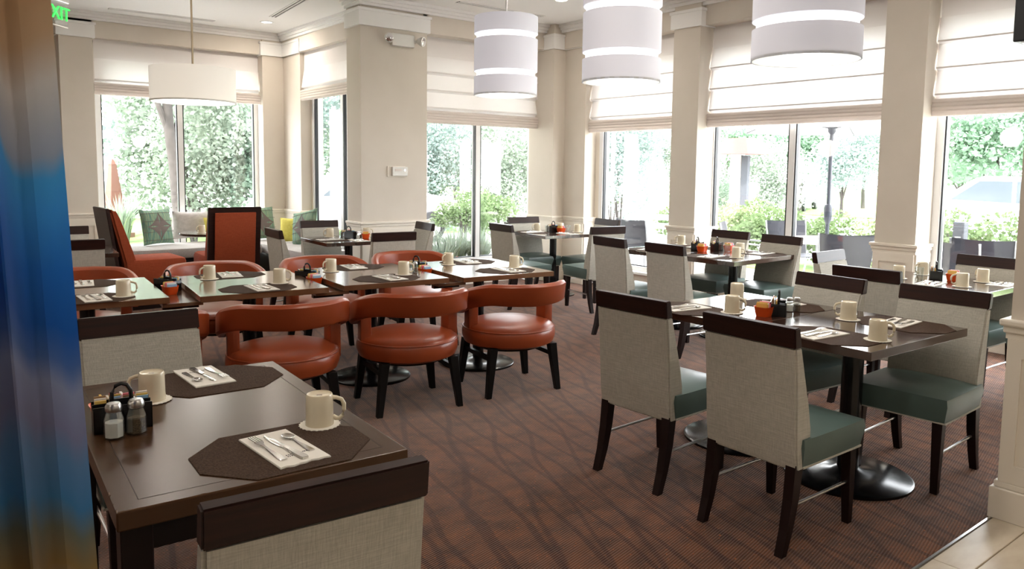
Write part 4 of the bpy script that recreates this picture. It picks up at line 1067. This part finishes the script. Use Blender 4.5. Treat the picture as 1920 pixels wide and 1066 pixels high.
inst(HD2, 'shrub', (2.75, 17.6, -.05), 0, 'small green shrub at lower left of the far left window', 'shrub', GB, scale=.8)
for i, (x, y, s) in enumerate(((5.2, 8.95, .95), (5.55, 9.15, 1.05), (5.85, 8.9, .9), (6.2, 9.1, 1.0), (6.5, 8.95, 1.0), (5.4, 8.75, .7), (6.7, 9.2, .9))):
    inst(TU, 'grass_tuft', (x, y, -.05), i, 'green grass tuft in the flower bed below the garden window', 'grass tuft', 'grass tufts in the bed', scale=s)
FL = [('petals', mk('petals', leaves(60, .12, .12, .06, .035, 31, cz=.30, shell=0), 'flower'), None, None), ('stalks', mk('stalks', blades(26, .36, 5, .07), 'leaf'), None, None)]
for i, (x, y) in enumerate(((5.12, 8.6), (5.28, 8.62), (5.45, 8.58), (5.62, 8.62), (5.8, 8.6))):
    inst(FL, 'flower_clump', (x, y, -.05), i * 2.0, 'red flower clump low in the garden window', 'flowers', 'red flower clumps', scale=1.05)
inst(HD, 'shrub', (10.15, 13.9, -.05), 0, 'round yellow-green shrub in right half of the garden window', 'shrub', GB, scale=1.25)
inst(HD, 'shrub', (9.2, 13.2, -.05), 2, 'second yellow-green shrub beside the garden mullion', 'shrub', GB, scale=1.05)
for i in range(11):
    y = -.2 + i * .95
    inst(HD if i % 3 else HD2, 'hedge_bush', (11.5 + .2 * math.sin(i * 2.3), y, -.05), i * 1.3, 'yellow-green hedge bush along the patio', 'hedge', 'hedge bushes along the patio', scale=1.06 + .08 * math.sin(i * 1.7))
for x, y, s, pr, lb in ((20.5, 7.2, .62, TR1, 'round tree at the right edge window'), (27, 10.6, .55, TR3, 'small distant tree at left of the right edge window'), (31, 18.6, .8, TR1, 'distant tree behind the parasol pole'), (33, 16.8, .75, TR3, 'distant tree right of the parasol pole'),
                        (27, 16.2, .62, TR1, 'round distant tree right of the mullion'), (26, 14.0, .6, TR2, 'blue-green distant tree near the right column'), (30, 21.8, .7, TR1, 'distant tree beside the window mullion')):
    inst(pr, 'tree', (x, y, -.05), x, lb, 'tree', 'trees beyond the car park', scale=s)
inst(BU1, 'shrub', (18.6, 11.9, -.05), 0, 'leafy shrub right of the salmon awning', 'shrub', GB, scale=.72)
inst(BU2, 'shrub', (17.0, 12.6, -.05), 0, 'shrub left of the salmon awning post', 'shrub', GB, scale=.6)
bd = ob('entrance_canopy', None, None, (16.0, 11.2, -.05))
ob('roof', mk('roof', lambda bm: frust(bm, (0, 0, 1.98), (.52, .52), (0, 0, 2.36), (.3, .3)), 'pinkroof'), bd)
ob('post', mk('post', boxs((-.12, .12, .0, .24, 0, 1.98)), 'render'), bd)
ob('shutter', mk('shutter', boxs((-.05, .05, -.2, -.02, .6, 1.95)), 'slate'), bd)
tag(bd, 'entrance canopy with salmon roof in the parasol window', 'canopy')
pl = ob('lamp_post', mk('lamp_post', lambda bm: lathe(bm, [(.09, 0), (.08, 3.5), (.0, 3.5)], 10), 'render', True), None, (24, 14.8, -.05))
tag(pl, 'pale post standing left of the parasol pole', 'post')
# parasol
u = ob('patio_parasol', None, None, (9.0, 5.02, -.05))
ob('pole', mk('pole', lambda bm: lathe(bm, [(.024, 0), (.024, 2.45), (0, 2.45)], 14), 'polegrey', True), u)
ob('crank_box', mk('crank_box', lambda bm: lathe(bm, [(.024, .92), (.045, .98), (.05, 1.12), (.04, 1.16), (.024, 1.17)], 12), 'polegrey', True), u)
ob('hub', mk('hub', lambda bm: lathe(bm, [(.024, 2.02), (.05, 2.06), (.05, 2.12), (.024, 2.14)], 12), 'polegrey', True), u)
for i in range(8):
    a = 2 * math.pi * i / 8 + .25
    ob('rib', mk('rib', lambda bm, a=a: tube(bm, [(0, 0, 2.47), (1.07 * math.cos(a), 1.07 * math.sin(a), 2.06)], .008, 6), 'polegrey'), u)
    ob('strut', mk('strut', lambda bm, a=a: tube(bm, [(.04 * math.cos(a), .04 * math.sin(a), 2.1), (.68 * math.cos(a), .68 * math.sin(a), 2.235)], .008, 6), 'polegrey'), u)
def canopy(bm):
    top = bm.verts.new((0, 0, 2.52)); ring = []
    for i in range(8):
        a = 2 * math.pi * i / 8 + .25; ring.append(bm.verts.new((1.1 * math.cos(a), 1.1 * math.sin(a), 2.06)))
    for i in range(8): bm.faces.new((top, ring[i], ring[(i + 1) % 8]))
ob('canopy', mk('canopy', canopy, 'canvas'), u)
ob('base', mk('base', lambda bm: lathe(bm, [(0, 0), (.26, 0), (.26, .05), (.05, .09), (.03, .3), (0, .3)], 24), 'polegrey', True), u)
tag(u, 'open patio parasol on a dark pole outside the wide window', 'parasol')
pt = ob('patio_table', None, None, (9.0, 5.02, -.05))
ob('tabletop', mk('tabletop', lambda bm: lathe(bm, [(.03, .70), (.55, .70), (.555, .715), (.55, .73), (.03, .73)], 36), 'plastic', True), pt)
for i in range(4):
    a = math.pi / 4 + i * math.pi / 2
    ob('leg', mk('leg', lambda bm, a=a: tube(bm, [(.5 * math.cos(a), .5 * math.sin(a), 0), (.38 * math.cos(a), .38 * math.sin(a), .4), (.45 * math.cos(a), .45 * math.sin(a), .7)], .014, 8), 'patioal', True), pt)
tag(pt, 'round white patio table around the parasol pole', 'table')
def patiochair():
    P = []
    add = lambda n, b, m, sm=True: P.append((n, mk(n, b, m, sm), None, None))
    def back(bm):
        prev = None
        for i in range(9):
            u = i / 8 * 2 - 1; y = -.30 + .05 * u * u
            cur = [bm.verts.new((u * .25, y + .10, .44)), bm.verts.new((u * .27, y + .02, .7)), bm.verts.new((u * .29, y - .03, .88 + .012 * u * u))]
            if prev:
                for a in range(2): bm.faces.new((prev[a], cur[a], cur[a + 1], prev[a + 1]))
            prev = cur
        bmesh.ops.solidify(bm, geom=bm.faces[:], thickness=.006)
    add('sling_back', back, 'mesh')
    add('sling_seat', boxs((-.25, .25, -.2, .24, .425, .435)), 'mesh', False)
    for s in (-1, 1):
        add('side_frame', lambda bm, s=s: tube(bm, [(s * .295, -.28, .89), (s * .27, -.2, .44), (s * .27, .24, .43), (s * .275, .26, 0)], .013, 8), 'patioal')
        add('armrest', lambda bm, s=s: tube(bm, [(s * .28, -.23, .62), (s * .3, .0, .65), (s * .3, .24, .63), (s * .275, .25, .42)], .012, 8), 'patioal')
        add('rear_leg', lambda bm, s=s: tube(bm, [(s * .27, -.15, .43), (s * .275, -.28, 0)], .013, 8), 'patioal')
    return P
PC = patiochair()
GP = 'grey mesh patio chairs'
for x, y, f, lb in ((8.3, 4.42, -55, 'large grey mesh patio chair right of the parasol pole, back to us'), (9.5, 5.75, 150, 'patio chair beside the window mullion'), (8.62, 5.95, -150, 'patio chair at left of the parasol window'), (9.9, 4.6, 70, 'patio chair far side of the round patio table'),
                    (8.98, 3.2, -80, 'right one of two patio chairs at the right edge window'), (8.38, 3.18, -100, 'left one of two patio chairs at the right edge window'), (8.1, 7.2, -95, 'grey patio chair in the corner window')):
    inst(PC, 'patio_chair', (x, y, -.05), R(f), lb, 'chair', GP)
bo = ob('path_light', None, None, (9.35, 3.62, -.05))
ob('post', mk('post', boxs((-.06, .06, -.06, .06, 0, 1.02), bev=.008), 'slate'), bo)
ob('lens', mk('lens', lambda bm: lathe(bm, [(0, -.004), (.03, -.004), (.03, .004), (0, .004)], 16, (-.062, 0, .85)), 'plastic'), bo)
tag(bo, 'dark bollard light behind the right edge patio chairs', 'bollard')
bn = ob('garden_bench', None, None, (10.2, 8.6, -.05), R(-60))
for i in range(3): ob('seat_slat', mk('seat_slat', boxs((-.7, .7, -.2 + i * .14, -.08 + i * .14, .42, .45)), 'patioal'), bn)
for i in range(2): ob('back_slat', mk('back_slat', boxs((-.7, .7, .24, .27, .55 + i * .15, .65 + i * .15)), 'patioal'), bn)
for s in (-1, 1): ob('leg', mk('leg', boxs((s * .6 - .03, s * .6 + .03, -.2, .27, 0, .42)), 'patioal'), bn)
tag(bn, 'grey slatted bench in the corner window', 'bench')
# cars
def carproto():
    P = []
    add = lambda n, b, m, sm=True, par=None: P.append((n, mk(n, b, m, sm), par, None))
    prof = [(-2.1, .35), (-2.15, .7), (-2.0, .92), (-1.3, .98), (-.75, 1.36), (.6, 1.42), (1.3, 1.02), (1.95, .92), (2.15, .72), (2.15, .35)]
    add('body', lambda bm: sideprism(bm, prof, -.82, .82, .06), 'carwhite')
    add('side_window', lambda bm: (sideprism(bm, [(-1.1, 1.0), (-.68, 1.30), (-.05, 1.34), (-.05, 1.0)], -.832, .832), sideprism(bm, [(.02, 1.0), (.02, 1.34), (.55, 1.34), (1.05, 1.02)], -.832, .832)), 'carglass', False, 0)
    for s in (-1, 1):
        for y in (-1.35, 1.35):
            def wheel(bm, s=s, y=y):
                lathe(bm, [(0, -.1), (.2, -.1), (.32, -.09), (.33, -.06), (.33, .06), (.32, .09), (.2, .1), (0, .1)], 24)
                bmesh.ops.transform(bm, matrix=Matrix.Translation((s * .78, y, .33)) @ Matrix.Rotation(R(90), 4, 'Y'), verts=bm.verts[:])
            add('wheel', wheel, 'tyre'); k = len(P) - 1
            def hub(bm, s=s, y=y):
                lathe(bm, [(0, -.11), (.05, -.112), (.20, -.10), (.21, -.095), (.21, .095), (.20, .10), (.05, .112), (0, .11)], 20)
                bmesh.ops.transform(bm, matrix=Matrix.Translation((s * .78, y, .33)) @ Matrix.Rotation(R(90), 4, 'Y'), verts=bm.verts[:])
            add('hubcap', hub, 'steel', True, k)
    return P
CAR = carproto()
inst(CAR, 'car', (7.35, 14.5, -.05), R(-90), 'white car seen past both sides of the pillar', 'car', 'parked cars', scale=1.0)
inst(CAR, 'car', (15.6, 4.7, -.05), R(-14), 'white car behind the hedge at the right edge', 'car', 'parked cars', scale=1.08)
inst(CAR, 'car', (29, 17.8, -.05), R(-70), 'distant white car behind the parasol pole', 'car', 'parked cars', scale=.9)
inst(CAR, 'car', (3.9, 25.5, -.05), R(60), 'distant white car at left in the far left window', 'car', 'parked cars')
